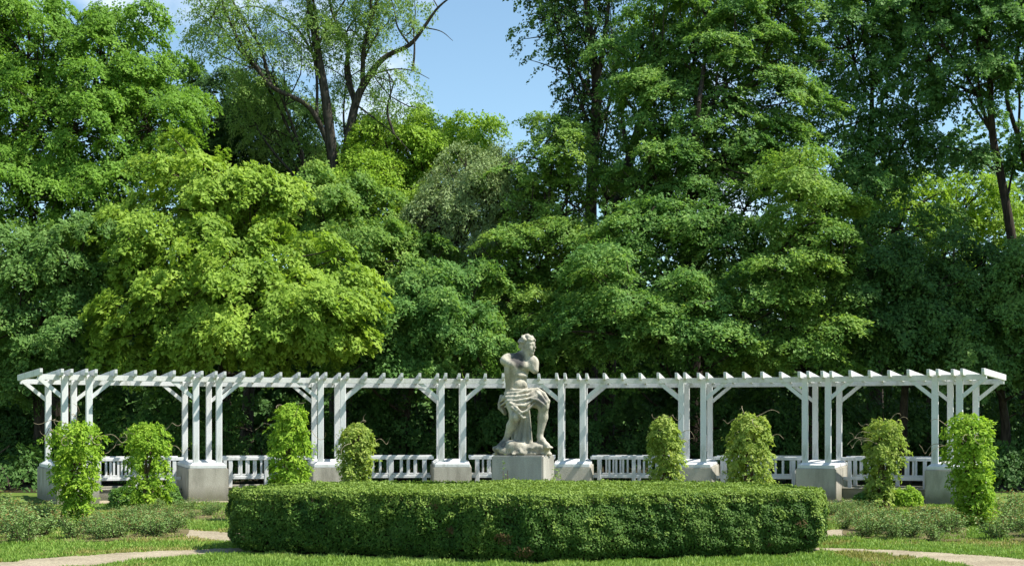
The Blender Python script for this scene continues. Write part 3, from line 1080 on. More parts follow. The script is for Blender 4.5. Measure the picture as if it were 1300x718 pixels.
# ------------------------------------------------------------------ leafy climber columns
def vine_column(px, Y, top_py, prof, mat, label, seed, lean=(0, 0), tend=6, foot_px=None, dens=1.0):
    r = np.random.default_rng(seed)
    X = (px - 650) * Y / F
    Ht = EYE + (HZ - top_py + 4) * Y / F
    root = empty('climber_column', (X, Y, 0))
    tag(root, label, 'climbing plant', 'leafy climber columns around the lawn')
    pt_t = np.array([p[0] for p in prof])
    pt_r = np.array([p[1] for p in prof])
    pt_x = np.array([p[2] if len(p) > 2 else 0.0 for p in prof])
    Lf = Leafer()
    for layer, (cnt, scale) in enumerate(((int(290 * dens), 1.0), (int(110 * dens), 0.6))):
        t = r.uniform(pt_t[0], 1.0, cnt * 3)
        rr = np.interp(t, pt_t, pt_r)
        k = r.uniform(0, pt_r.max(), len(t)) < rr
        t, rr = t[k][:cnt], rr[k][:cnt]
        m = len(t)
        a = r.uniform(0, 2 * PI, m)
        dome = np.sqrt(np.clip(1 - np.clip((t - 0.91) / 0.09, 0, 1) ** 2 * r.uniform(0.5, 1, m), 0, 1))
        bump = 1 + 0.20 * sn(np.column_stack([np.cos(a) * 0.5, np.sin(a) * 0.5, t * Ht]), 0.8, seed + 7) + 0.16 * sn(np.column_stack([np.cos(a) * 0.5, np.sin(a) * 0.5, t * Ht]), 0.3, seed + 8)
        rad = rr * 0.84 * dome * bump * scale * (1 - np.abs(r.normal(0, 0.10, m))) * np.where(r.uniform(0, 1, m) < 0.12, r.uniform(1.1, 1.38, m), 1.0)
        C = np.column_stack([np.interp(t, pt_t, pt_x) + rad * np.cos(a), rad * np.sin(a), t * Ht])
        out = np.column_stack([np.cos(a), np.sin(a), np.zeros(m)])
        A = nrm(out * 0.7 + np.array([0, 0, -0.75]) + r.normal(0, 0.3, (m, 3)))
        Nn = nrm(out * 0.7 + np.array([0, 0, 0.6]) + r.normal(0, 0.3, (m, 3)))
        Nn = nrm(Nn - (Nn * A).sum(-1, keepdims=True) * A)
        B = np.cross(Nn, A)
        K = 20
        u = r.uniform(-0.5, 1, (m, K, 1))
        sd = r.choice([-1, 1], (m, K, 1))
        Pp = C[:, None] + A[:, None] * u * 0.13 + B[:, None] * sd * r.uniform(0.01, 0.055, (m, K, 1)) + r.normal(0, 0.014, (m, K, 3))
        Ud = B[:, None] * sd * 0.8 + A[:, None] * 0.7 + r.normal(0, 0.25, (m, K, 3))
        Nl = Nn[:, None] + r.normal(0, 0.35, (m, K, 3))
        Lf.add(Pp.reshape(-1, 3), Nl.reshape(-1, 3), Ud.reshape(-1, 3), r.uniform(0.045, 0.085, m * K), width=0.5)
    link('foliage', Lf.mesh('climber_foliage'), mat, root, kind='stuff')
    tb = Tubes(6)
    fx = 0.0 if foot_px is None else (foot_px - px) * Y / F
    for k in range(4):
        a = k * PI / 2 + r.uniform(0, 1)
        zz = np.linspace(-0.03, Ht * 0.93, 9)
        tw = a + zz * 2.2
        off = 0.05 + 0.02 * k
        w = np.clip(1 - zz / (Ht * 0.45), 0, 1)
        tb.add(np.column_stack([fx * w + np.interp(zz / Ht, pt_t, pt_x) * (1 - w) + off * np.cos(tw), off * np.sin(tw), zz]), np.linspace(0.032, 0.014, 9), 24)
    link('stem', tb.mesh('climber_stem'), B_STEM, root)
    tb = Tubes(5)
    for k in range(tend):
        a = r.uniform(0, 2 * PI)
        t0 = r.uniform(0.72, 1.0)
        r0 = np.interp(t0, pt_t, pt_r) * (0.5 if t0 > 0.93 else 0.85)
        d = np.array([math.cos(a), math.sin(a) * 0.6, r.uniform(0.0, 0.9) if t0 > 0.9 else r.uniform(-0.15, 0.35)])
        ln = r.uniform(0.25, 0.6)
        p0 = np.array([r0 * math.cos(a) + np.interp(t0, pt_t, pt_x), r0 * math.sin(a), t0 * Ht])
        s_ = np.linspace(0, 1, 14)[:, None]
        side = nrm(np.cross(d, [0.1, 0.2, 1.0]))
        curl = r.uniform(0.04, 0.12)
        ph = s_ ** 1.5 * r.uniform(4, 9)
        pts = p0 + d * s_ * ln + np.array([0, 0, 1.0]) * np.sin(ph) * curl * s_ + side * (1 - np.cos(ph)) * curl * s_ - np.array([0, 0, 0.22]) * s_ ** 2 * ln
        tb.add(pts, np.linspace(0.008, 0.003, 14), 30)
    link('tendril', tb.mesh('climber_tendril'), B_TWIG, root, kind='stuff')
    return root


vine_column(97, 21.2, 541, [(0.08, 0.14, -0.02), (0.2, 0.25, 0.02), (0.42, 0.34, 0.0), (0.6, 0.38, -0.02), (0.75, 0.44, 0), (0.9, 0.42, 0), (1, 0.32, 0)], L_VINE, 'yellow-green climber column with a bushy head at the pergola end, its stem leaning to the dark woods', 101, foot_px=80, tend=9)
vine_column(188, 26.0, 542, [(0.03, 0.30), (0.2, 0.43), (0.45, 0.42), (0.7, 0.43), (0.9, 0.45), (1, 0.36)], L_VINE, 'even yellow-green climber column between the bushy-headed column and the long hedge', 102, tend=8)
vine_column(367, 22.4, 519, [(0.03, 0.30), (0.25, 0.36), (0.5, 0.35), (0.75, 0.34), (0.9, 0.31), (1, 0.24)], L_VINE, 'tallest bright green climber column, rising behind the hedge with a looped tendril on top', 103, tend=5, dens=1.15)
vine_column(452, 25.6, 542, [(0.03, 0.27), (0.35, 0.30), (0.6, 0.36), (0.85, 0.34), (1, 0.24)], L_VINE2, 'short darker climber column behind the hedge, first one on the chin-averted side of the statue', 104, tend=5)
vine_column(846, 25.6, 533, [(0.03, 0.30), (0.35, 0.32), (0.6, 0.33), (0.85, 0.29, -0.03), (1, 0.20, -0.05)], L_VINE2, 'narrow olive-green climber column behind the hedge, first one on the side the statue looks to', 105, tend=6)
vine_column(951, 22.4, 530, [(0.03, 0.30), (0.3, 0.40), (0.6, 0.42), (0.82, 0.36), (1, 0.24)], L_VINE2, 'broad-bellied climber column behind the hedge with a curled tendril above its crown', 106, tend=9, dens=1.15)
vine_column(1122, 26.4, 537, [(0.05, 0.24, -0.10), (0.25, 0.27, -0.12), (0.42, 0.32, -0.02), (0.6, 0.42, 0.03), (0.88, 0.40, 0), (1, 0.33, 0)], L_VINE2, 'top-heavy climber column with a thin shaded foot and pale leaves in front of the railing', 107, tend=10)
vine_column(1230, 21.2, 532, [(0.05, 0.26, 0.13), (0.2, 0.36, 0.11), (0.34, 0.36, 0.06), (0.5, 0.34, 0.0), (0.68, 0.42, 0.0), (0.9, 0.42, -0.02), (1, 0.34, -0.03)], L_VINE, 'large sunlit climber column with trailing skirt at the pergola end beside the lone post', 108, tend=9, dens=1.1, foot_px=1238)

# ------------------------------------------------------------------ rose beds
def rose_meshes(seed):
    r = np.random.default_rng(seed)
    tb = Tubes(4)
    Lf, Lt = Leafer(), Leafer()
    for k in range(11):
        a = r.uniform(0, 2 * PI)
        sp = r.uniform(0.08, 0.36)
        h = r.uniform(0.36, 0.62) * (1 - 0.25 * sp / 0.36)
        p0 = np.array([0.04 * math.cos(a), 0.04 * math.sin(a), -0.02])
        p2 = np.array([sp * math.cos(a), sp * math.sin(a), h])
        p1 = p0 * 0.5 + p2 * 0.5 + np.array([0.04 * math.cos(a), 0.04 * math.sin(a), 0.05])
        tb.add([p0, p1, p2], [0.007, 0.006, 0.003], 7)
        m = 78
        t = r.uniform(0.12, 1, m)[:, None]
        c = (1 - t) ** 2 * p0 + 2 * t * (1 - t) * p1 + t * t * p2 + r.normal(0, 0.055, (m, 3))
        c[:, 2] = np.abs(c[:, 2]) + 0.02
        Lf.add(c, np.array([0, 0, 0.8]) + r.normal(0, 0.55, (m, 3)), r.normal(0, 1, (m, 3)), r.uniform(0.03, 0.058, m), width=0.62)
        m = 7
        c = p2 + r.normal(0, 0.03, (m, 3)) + np.array([0, 0, 0.03])
        Lt.add(c, np.array([0, 0, 0.5]) + r.normal(0, 0.6, (m, 3)), r.normal(0, 1, (m, 3)) + np.array([0, 0, 0.8]), r.uniform(0.02, 0.036, m), width=0.5)
    return tb.mesh('rose_cane'), Lf.mesh('rose_foliage'), Lt.mesh('rose_tips')


ROSE = [rose_meshes(300 + k) for k in range(6)]
for c_, f_, t_ in ROSE:
    c_.materials.append(B_STEM)
    f_.materials.append(L_ROSE)
    t_.materials.append(L_ROSETIP)


def rose(x, y, s, label, group):
    c_, f_, t_ = ROSE[int(rng.integers(0, len(ROSE)))]
    root = empty('rose_bush', (x, y, 0.004), rng.uniform(0, 2 * PI))
    root.scale = (s * 1.35, s * 1.35, s * rng.uniform(0.85, 1.1))
    tag(root, label, 'rose bush', group)
    link('cane', c_, None, root)
    link('foliage', f_, None, root, kind='stuff')
    link('young_shoots', t_, None, root, kind='stuff')


def bed(outline_px, label, group, spacing, s0, s1, seed, soil=True):
    r = np.random.default_rng(seed)
    poly = np.array([on_ground(*p) for p in outline_px])
    if soil:
        o, _ = densify(poly, 60)
        sheet('rose_bed', o.tolist(), 0.016, M_SOIL)
    x0, y0 = poly.min(0)
    x1, y1 = poly.max(0)
    pts = []
    for yy in np.arange(y0, y1, spacing * 0.9):
        for xx in np.arange(x0, x1, spacing):
            pts.append((xx + r.uniform(-0.2, 0.2), yy + r.uniform(-0.2, 0.2)))
    pts = np.array(pts)
    pts = pts[inside(poly, pts)]
    for x, y in pts:
        rose(x, y, r.uniform(s0, s1), label, group)
    return poly


BEDS = []
BEDS.append(bed([(74, 690), (160, 686), (240, 681), (240, 666), (150, 664), (95, 670)], 'low grey-green rose bush with russet tips in the bed before the bushy-headed climber', 'roses in the bed before the bushy-headed climber', 0.56, 0.46, 0.66, 41))
BEDS.append(bed([(-60, 694), (40, 690), (62, 676), (60, 655), (-10, 652), (-60, 660)], 'taller rose bush at the frame edge beside the dark woods', 'roses at the frame edge by the dark woods', 0.72, 0.62, 0.95, 42))
BEDS.append(bed([(150, 656), (200, 659), (287, 661), (292, 648), (215, 646), (160, 646)], 'small rose bush in the strip under the concrete plinth near the hedge end', 'roses in the strip under the plinth', 0.70, 0.32, 0.46, 43))
BEDS.append(bed([(1068, 682), (1150, 686), (1225, 689), (1228, 668), (1150, 662), (1072, 664)], 'low rose bush with pale leaves in the bed before the trailing climber', 'roses in the bed before the trailing climber', 0.56, 0.5, 0.72, 44))
BEDS.append(bed([(1262, 684), (1310, 690), (1360, 690), (1360, 656), (1300, 652), (1264, 664)], 'taller rose bush with red shoots past the trailing climber', 'roses past the trailing climber', 0.72, 0.66, 1.0, 45))
BEDS.append(bed([(1046, 662), (1112, 664), (1112, 648), (1050, 646)], 'small rose bush beside the hedge end on the shaded plinth side', 'roses by the hedge end on the shaded plinth side', 0.55, 0.36, 0.5, 46))

# ------------------------------------------------------------------ small shrubs and weeds
def shrub(name, label, cat, x, y, rx, ry, h, mat, seed, nl=2600, leaf=0.06, group=None):
    r = np.random.default_rng(seed)
    root = empty(name, (x, y, 0))
    tag(root, label, cat, group)
    d = nrm(r.normal(size=(nl, 3)))
    d[:, 2] = np.abs(d[:, 2])
    k = r.uniform(0.35, 1, nl) ** 0.5 * (1 + 0.2 * sn(d, 1.1, seed))
    Pp = d * np.array([rx, ry, h]) * k[:, None] + np.array([0, 0, 0.02])
    Lf = Leafer()
    Lf.add(Pp, d * 0.6 + np.array([0, 0, 0.6]) + r.normal(0, 0.45, (nl, 3)), d + r.normal(0, 0.5, (nl, 3)), r.uniform(0.7, 1.3, nl) * leaf, width=0.55)
    link('foliage', Lf.mesh('shrub_foliage'), mat, root, kind='stuff')
    tb = Tubes(5)
    for q in range(7):
        a = r.uniform(0, 2 * PI)
        e = np.array([math.cos(a) * rx * 0.7, math.sin(a) * ry * 0.7, h * r.uniform(0.6, 0.9)])
        tb.add([(0.03 * math.cos(a), 0.03 * math.sin(a), -0.02), e * 0.5 + np.array([0, 0, 0.05]), e], [0.014, 0.01, 0.005], 8)
    link('stem', tb.mesh('shrub_stem'), B_STEM, root)


def gx_(px, Y): return (px - 650) * Y / F


shrub('low_shrub', 'low dark green shrub at the foot of the even climber column', 'shrub', gx_(160, 27.0), 27.0, 0.42, 0.3, 0.42, L_MAPLE, 61)
shrub('low_shrub', 'rounded lime green low shrub by the wall beside the top-heavy climber', 'shrub', gx_(1150, 26.9), 26.9, 0.38, 0.3, 0.40, L_VINE, 62)
shrub('low_shrub', 'small dark shrub under the thin foot of the top-heavy climber', 'shrub', gx_(1098, 26.5), 26.5, 0.28, 0.25, 0.34, L_MAPLE, 63, 1600)
shrub('low_shrub', 'greyish low shrub against the concrete wall right of the even climber', 'shrub', gx_(218, 27.6), 27.6, 0.25, 0.25, 0.42, L_BLUE, 64, 1300)
shrub('pedestal_weed', 'spindly weed in front of the pedestal below the bent foot', 'weed', gx_(640, 21.9), 21.9, 0.10, 0.10, 1.02, L_ROSE, 65, 150, 0.05)
shrub('pedestal_weed', 'bushy green weed between the pedestal corner and the next plinth', 'weed', gx_(706, 21.8), 21.8, 0.24, 0.16, 0.92, L_TIP, 66, 800, 0.05)
shrub('pedestal_weed', 'thin low weed in front of the middle of the pedestal', 'weed', gx_(655, 21.8), 21.8, 0.12, 0.1, 0.84, L_ROSE, 67, 140, 0.05)

# ------------------------------------------------------------------ grass
n = 290000
Yg = 1.0 / rng.uniform(1 / 29.0, 1 / 14.6, n)
Xg = rng.uniform(-1, 1, n) * (0.405 * Yg + 0.4)
G = np.column_stack([Xg, Yg])
ok = ~inside(HO - HN * 0.12, G)
for c, w in path_c:
    for i in range(0, len(c), 1):
        ok &= ((G - c[i]) ** 2).sum(1) > (w[i] * 0.40 * (0.9 + 0.25 * np.sin(i * 1.3))) ** 2
soil_keep = np.ones(n, bool)
for b in BEDS:
    soil_keep &= ~inside(b, G) | (rng.uniform(0, 1, n) < 0.72)
ok &= soil_keep
dx, dy = G[:, 0], G[:, 1] - YC
ok &= np.hypot(dx, dy) < R0 - 0.3
G = G[ok]
G3 = np.column_stack([G, np.zeros(len(G))])
dry = (sn(G3, 2.6, 71) + 0.4 * sn(G3, 0.7, 72) + np.where(np.abs(G[:, 0]) > 4.2, 0.30, -0.75) + rng.normal(0, 0.25, len(G))) > 0.55
for nm, m, mat, lab, hs in (('lawn_grass', ~dry, L_GRASS, 'short bright green mown grass around the hedge', 1.0), ('dry_grass', dry, L_DRY, 'straw-tinged dry grass around the rose beds', 0.8)):
    g = G[m]
    k = len(g)
    hgt = rng.uniform(0.02, 0.05, k) * hs * (1 + 0.5 * sn(np.column_stack([g, g[:, :1] * 0]), 0.5, 73))
    hgt = np.clip(hgt, 0.012, 0.075)
    a = rng.uniform(0, 2 * PI, k)
    w = hgt * rng.uniform(0.11, 0.18, k) + g[:, 1] * 0.00024
    lean = rng.normal(0, 0.45, (k, 2)) * hgt[:, None]
    p = np.column_stack([g, np.zeros(k)])
    s_ = np.column_stack([np.cos(a) * w, np.sin(a) * w, np.zeros(k)])
    tip = p + np.column_stack([lean, hgt])
    V = np.stack([p - s_, p + s_, tip], 1).reshape(-1, 3)
    go = link(nm, np_mesh(nm, V, np.arange(3 * k).reshape(-1, 3)), mat)
    tag(go, lab, 'grass', kind='stuff')

# ------------------------------------------------------------------ trees
def lobe(px, py, Y, rx, ry, dz=None):
    c = at(px, py, Y)
    a, b = rx * Y / F, ry * Y / F
    return c, np.array([a, dz if dz else 0.9 * (a + b) / 2, b])


def make_tree(name, label, base, lobes, mat, bark, seed, pad=(0.40, 0.27), spacing=0.33, K=34, leaf=0.11, width=0.72, flat=0.45, droop=0.75,
              trunk_r=0.22, stems=None, twig_every=10, group='trees of the wood edge', cat='tree', rough=0.20, fill=0.30, jitter=0.36, back=0.45, clump=1.05, cz=0.62):
    r = np.random.default_rng(seed)
    K = int(K * 1.75)
    leaf, width = leaf * 0.84, width * 1.25
    root = empty(name, (base[0], base[1], 0))
    off = np.array([base[0], base[1], 0.0])
    tag(root, label, cat, group)
    lobes = [lobe(*l) for l in lobes]
    Lf = Leafer()
    tb = Tubes(7)
    top = max(l[0][2] for l in lobes)
    if stems is None:
        zc = max(top * 0.74, 1.2)
        mx = np.mean([l[0][0] for l in lobes])
        my = np.mean([l[0][1] for l in lobes])
        tp = np.array([[base[0], base[1], -0.1], [base[0] * 0.85 + mx * 0.15 + r.normal(0, 0.1), base[1] * 0.9 + my * 0.1, zc * 0.35],
                       [base[0] * 0.5 + mx * 0.5 + r.normal(0, 0.2), base[1] * 0.5 + my * 0.5, zc * 0.7], [mx, my, zc]])
        tb.add(tp - off, [trunk_r * 1.15, trunk_r * 0.85, trunk_r * 0.55, trunk_r * 0.18], 22)
        tt = np.linspace(0, 1, 16)
        trunk_pts = np.stack([np.interp(tt, np.linspace(0, 1, 4), tp[:, k]) for k in range(3)], 1)
    else:
        trunk_pts = None
        for pts, rad in stems:
            tb.add(np.array(pts) - off, rad, 4 * len(pts))
        trunk_pts = np.vstack([np.vstack([np.array(p), (np.array(p)[1:] + np.array(p)[:-1]) / 2]) for p, _ in stems])
    limbs = Tubes(4)
    for li, (c, rad) in enumerate(lobes):
        a, d, b = rad
        pw_ = 1.6
        area = 4 * PI * ((((a * d) ** pw_ + (a * b) ** pw_ + (d * b) ** pw_) / 3) ** (1 / pw_))
        n_cl = max(5, int(area / clump ** 2))
        cd = nrm(r.normal(size=(n_cl, 3)))
        bump = 1 + rough * sn(cd + li * 3.1, 1.35, seed + li)
        cr_ = r.uniform(0.4, 1.3, n_cl) * clump * 0.62
        cc = c + cd * rad * (bump * (1 - np.abs(r.normal(0, 0.10, n_cl))))[:, None]
        per = np.maximum(3, (2.2 * PI * cr_ ** 2 / spacing ** 2 * 0.55)).astype(int)
        ci = np.repeat(np.arange(n_cl), per)
        m0 = len(ci)
        pd = nrm(r.normal(size=(m0, 3)) + np.array([0, 0, 0.55]) + cd[ci] * 0.55)
        C1 = cc[ci] + pd * (cr_[ci] * (1 - np.abs(r.normal(0, 0.12, m0))))[:, None] * np.array([1, 1, cz])
        n_in = int(m0 * fill)
        di = nrm(r.normal(size=(n_in, 3)))
        C = np.vstack([C1, c + di * rad * r.uniform(0.35, 0.85, (n_in, 1))])
        dr = np.vstack([nrm(pd * 0.65 + cd[ci] * 0.5), di])
        keep = (np.concatenate([cd[ci][:, 1], di[:, 1]]) < 0.3) | (r.uniform(0, 1, len(dr)) < back)
        for lj, (c2, rad2) in enumerate(lobes):            # skip sprays buried in a neighbouring lobe
            if lj != li:
                q = (((C - c2) / rad2) ** 2).sum(1)
                keep &= (q > 0.45) | (r.uniform(0, 1, len(C)) < 0.2)
        keep &= C[:, 2] > 0.25
        C, dr = C[keep], dr[keep]
        m = len(C)
        if m == 0: continue
        outw = nrm(dr * np.array([1, 1, 0.25]) + r.normal(0, 0.25, (m, 3)))
        A = nrm(outw * np.array([1, 1, 0.3]) * 0.8 + np.array([0, 0, -droop]) + r.normal(0, 0.15, (m, 3)))
        Nn = nrm(np.array([0, 0, 1.0]) * flat + outw * (1 - flat) + r.normal(0, 0.18, (m, 3)))
        Nn = nrm(Nn - (Nn * A).sum(-1, keepdims=True) * A)
        B = np.cross(Nn, A)
        s = r.uniform(0.65, 1.3, (m, 1, 1))
        u = r.uniform(-0.8, 1, (m, K, 1))
        v = r.uniform(-1, 1, (m, K, 1)) * (1 - 0.55 * np.clip(u, 0, 1))
        Pp = C[:, None] + A[:, None] * u * pad[0] * s + B[:, None] * v * pad[1] * s + Nn[:, None] * (-0.20 * u * u * pad[0] * s) + r.normal(0, 0.035, (m, K, 3)) * np.array([1, 1, 1.0])
        Ud = A[:, None] * 0.8 + B[:, None] * v * 0.9 + r.normal(0, 0.35, (m, K, 3)) + np.array([0, 0, -0.25])
        Nl = Nn[:, None] + r.normal(0, jitter, (m, K, 3))
        Lf.add((Pp - off).reshape(-1, 3), Nl.reshape(-1, 3), Ud.reshape(-1, 3), r.uniform(0.65, 1.3, m * K) * leaf, fine=True, width=width)
        # a limb from the trunk to the lobe, twigs out to some of the sprays
        j = np.argmin(np.linalg.norm(trunk_pts - (c - np.array([0, 0, b * 1.2 + 0.5 * np.hypot(*(trunk_pts[-1] - c)[:2])])), axis=1))
        p0 = trunk_pts[j]
        pm_ = p0 * 0.45 + c * 0.55 + np.array([0, 0, -0.15 * b]) + r.normal(0, 0.15, 3)
        lr = min(trunk_r * 0.5, 0.035 + 0.02 * a)
        limbs.add(np.array([p0, pm_, c]) - off, [lr, lr * 0.75, lr * 0.45], 10)
        for q in range(0, m, twig_every):
            e = C[q]
            s0 = pm_ * 0.5 + c * 0.5 if r.uniform() < 0.4 else c
            limbs.add(np.array([s0, s0 * 0.45 + e * 0.55 + r.normal(0, 0.12, 3), e]) - off, [lr * 0.4, 0.022, 0.009], 5)
    link('trunk', tb.mesh('trunk'), bark, root)
    link('limbs', limbs.mesh('limbs'), bark, root, kind='stuff')
    link('crown', Lf.mesh('crown'), mat, root, kind='stuff')
    return root


def bx_(px, Y): return ((px - 650) * Y / F, Y)


# far-left linden, filling the upper corner
make_tree('linden_tree', 'tall linden filling the upper corner beside the sparse bare-limbed tree', bx_(70, 43), [
    (35, 75, 43, 90, 65), (140, 90, 43.5, 80, 65), (-30, 150, 42.5, 80, 90), (85, 165, 42, 105, 75), (190, 165, 42.5, 70, 60), (35, 260, 41.5, 85, 60),
    (130, 250, 41.5, 80, 55), (-40, 20, 43.5, 60, 50), (215, 125, 44, 45, 40)], L_LINDEN, B_DARK, 201, trunk_r=0.32)
# low bluish maple at the left edge
make_tree('maple_tree', 'blue-green maple low at the wood edge above the pergola end', bx_(40, 38.4), [
    (20, 395, 36.5, 65, 65), (95, 345, 37.0, 75, 55), (-30, 320, 37.0, 70, 70), (85, 425, 36.8, 70, 45), (150, 330, 37.5, 50, 55), (10, 470, 37.0, 60, 30)], L_BLUE, B_DARK, 202, trunk_r=0.2)
# bright maple leaning out over the pergola
make_tree('maple_tree', 'bright lime-green maple spreading low over the pergola roof', bx_(285, 39.5), [
    (255, 235, 38.3, 85, 50), (325, 265, 38.3, 60, 45), (195, 320, 37.0, 65, 48), (265, 340, 36.6, 90, 50), (225, 410, 36.2, 85, 50), (315, 405, 36.0, 95, 55),
    (395, 385, 36.2, 70, 50), (420, 420, 36.4, 45, 40), (360, 330, 37.2, 60, 40), (170, 440, 36.6, 50, 35)], L_LIME, B_DARK, 203, trunk_r=0.26, leaf=0.14)
# dark evergreen behind
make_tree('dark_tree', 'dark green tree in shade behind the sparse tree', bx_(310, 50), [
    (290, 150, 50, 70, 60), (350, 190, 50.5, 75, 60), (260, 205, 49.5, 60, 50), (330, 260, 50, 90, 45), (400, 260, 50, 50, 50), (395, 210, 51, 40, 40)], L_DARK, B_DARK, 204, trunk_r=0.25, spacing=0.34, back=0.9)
# sparse tall tree with bare limbs against the sky
YS = 46.5
q = lambda *a: [at(x, y, YS + (d if d else 0)) for x, y, d in a]
SLIM = 0.80
stems = [
    (q((428, 590, 0), (426, 400, 0), (425, 240, 0), (414, 130, -0.2), (402, 60, 0), (392, 0, 0.2), (388, -60, 0.3)), [0.36, 0.32, 0.27, 0.21, 0.17, 0.12, 0.06]),
    (q((427, 260, 0), (440, 190, 0.2), (452, 130, 0.4), (470, 95, 0.5), (490, 72, 0.5), (520, 57, 0.4), (538, 35, 0.3), (556, 10, 0.2), (578, -8, 0)), [0.24, 0.22, 0.19, 0.16, 0.12, 0.10, 0.08, 0.055, 0.03]),
    (q((452, 135, 0.4), (440, 95, 0.8), (442, 60, 1), (432, 40, 1), (420, 10, 1.2), (416, -40, 1.2)), [0.13, 0.11, 0.09, 0.07, 0.05, 0.03]),
    (q((460, 115, 0.4), (462, 60, 0), (470, 25, -0.2), (472, -40, -0.3)), [0.12, 0.10, 0.075, 0.04]),
    (q((420, 190, 0), (402, 150, -0.4), (385, 130, -0.7), (345, 110, -1.0), (322, 80, -1.2), (302, 50, -1.2), (285, 10, -1.2), (270, -40, -1)), [0.15, 0.12, 0.11, 0.10, 0.085, 0.07, 0.05, 0.03]),
    (q((345, 110, -1), (330, 60, -0.6), (312, 30, -0.5), (295, 0, -0.4), (285, -40, 0)), [0.08, 0.07, 0.055, 0.045, 0.03]),
    (q((408, 90, 0), (380, 40, 0.5), (350, 18, 0.8), (320, 8, 1), (290, 15, 1.1)), [0.07, 0.055, 0.045, 0.03, 0.018]),
    (q((425, 300, 0), (400, 250, 0.4), (380, 190, 0.8), (366, 150, 0.8)), [0.16, 0.13, 0.09, 0.04]),
    (q((470, 95, 0.5), (500, 88, 0.2), (524, 90, 0), (545, 100, -0.1)), [0.05, 0.035, 0.025, 0.012]),
    (q((448, 130, 0.4), (475, 150, 0), (500, 170, -0.3), (520, 192, -0.5)), [0.05, 0.04, 0.025, 0.012]),
    (q((520, 57, 0.4), (505, 35, 0.2), (500, 10, 0.2), (490, -20, 0)), [0.05, 0.04, 0.028, 0.015]),
    (q((538, 35, 0.3), (560, 40, 0), (575, 52, 0)), [0.035, 0.022, 0.01]),
    (q((402, 60, 0), (425, 20, 0.2), (445, -10, 0.2)), [0.07, 0.05, 0.03]),
    (q((556, 10, 0.2), (545, -12, 0.4), (540, -40, 0.4)), [0.03, 0.02, 0.01]),
]
stems = [(p_, [v * SLIM for v in r_]) for p_, r_ in stems]
make_tree('sparse_tree', 'tall sparse tree with bare dark limbs against the open sky', bx_(428, YS), [
    (300, 45, YS - 1, 55, 50), (345, 95, YS - 0.6, 50, 40), (390, 35, YS, 45, 45), (270, 20, YS - 1, 40, 40), (440, 40, YS + 0.5, 40, 45), (480, 40, YS, 35, 40), (500, 105, YS, 32, 35), (350, 165, YS + 0.8, 40, 35),
    (380, 205, YS + 1.2, 35, 35), (485, 165, YS + 1, 30, 30), (525, 35, YS, 22, 25), (440, 100, YS + 1.4, 25, 30), (390, -40, YS, 80, 40), (480, -40, YS, 60, 40), (310, 130, YS, 40, 25)],
    L_LOCUST, B_GREY, 205, pad=(0.42, 0.26), spacing=0.40, K=26, leaf=0.095, width=0.5, stems=stems, twig_every=14, fill=0.35, clump=0.95, back=0.9, trunk_r=0.14, jitter=0.7)
# yellow-green tree in the middle distance
make_tree('yellow_green_tree', 'yellow-green rounded tree below the open sky', bx_(505, 48), [
    (500, 200, 47.5, 55, 45), (455, 250, 47, 55, 55), (540, 225, 48, 50, 50), (580, 195, 49, 40, 35), (490, 275, 46.5, 65, 50), (545, 290, 47, 55, 45), (600, 180, 50, 30, 25), (470, 180, 48, 30, 30), (525, 165, 48.5, 35, 22)], L_YELLOW, B_DARK, 206,
    pad=(0.45, 0.3), spacing=0.34, leaf=0.11, jitter=0.5, back=0.8)
# olive willow
make_tree('willow_tree', 'grey-olive willow with fine narrow leaves behind the statue shoulder', bx_(605, 44), [
    (595, 235, 44, 50, 40), (625, 275, 43.8, 42, 50), (575, 290, 43.6, 45, 50), (615, 340, 43.4, 40, 45), (640, 225, 44.5, 28, 35), (565, 235, 44.5, 30, 35)], L_OLIVE, B_GREY, 207,
    pad=(0.5, 0.22), spacing=0.30, K=34, leaf=0.12, width=0.34, droop=0.7, flat=0.4, jitter=0.7, trunk_r=0.16, twig_every=3)
# green understorey trees in the centre left
make_tree('hornbeam_tree', 'fresh green hornbeam between the lime maple and the willow', bx_(440, 44), [
    (420, 290, 43.5, 60, 42), (385, 255, 44, 40, 40), (470, 330, 42.5, 60, 50), (430, 350, 42.5, 45, 45), (530, 350, 43, 55, 50), (450, 275, 44.5, 45, 35), (355, 275, 43.5, 35, 30)], L_HORN, B_DARK, 208, leaf=0.12)
make_tree('understorey_tree', 'mid-green leafy understorey tree right above the pergola beside the lime maple', bx_(510, 40.8), [
    (500, 420, 39.0, 55, 50), (560, 420, 39.0, 50, 45), (460, 455, 39.0, 50, 35), (600, 440, 38.5, 45, 40), (540, 385, 40.0, 45, 40), (530, 465, 39.0, 60, 30), (600, 390, 40.0, 40, 40)], L_MAPLE, B_DARK, 209, leaf=0.12, trunk_r=0.15)
# layered tree right behind the statue
make_tree('layered_tree', 'dark layered hornbeam rising behind the statue head', bx_(700, 43.2), [
    (690, 205, 43.2, 50, 45), (720, 255, 42.7, 55, 50), (665, 265, 42.7, 40, 45), (690, 320, 42.0, 60, 48), (655, 345, 41.4, 35, 45), (735, 345, 41.7, 55, 50), (690, 400, 40.8, 65, 48), (740, 420, 40.4, 55, 45), (655, 430, 40.8, 40, 40),
    (720, 165, 44.2, 35, 30), (700, 455, 40.6, 60, 30)], L_HORN, B_DARK, 210, flat=0.6, droop=0.45, spacing=0.36, cz=0.42, clump=1.35, rough=0.55)
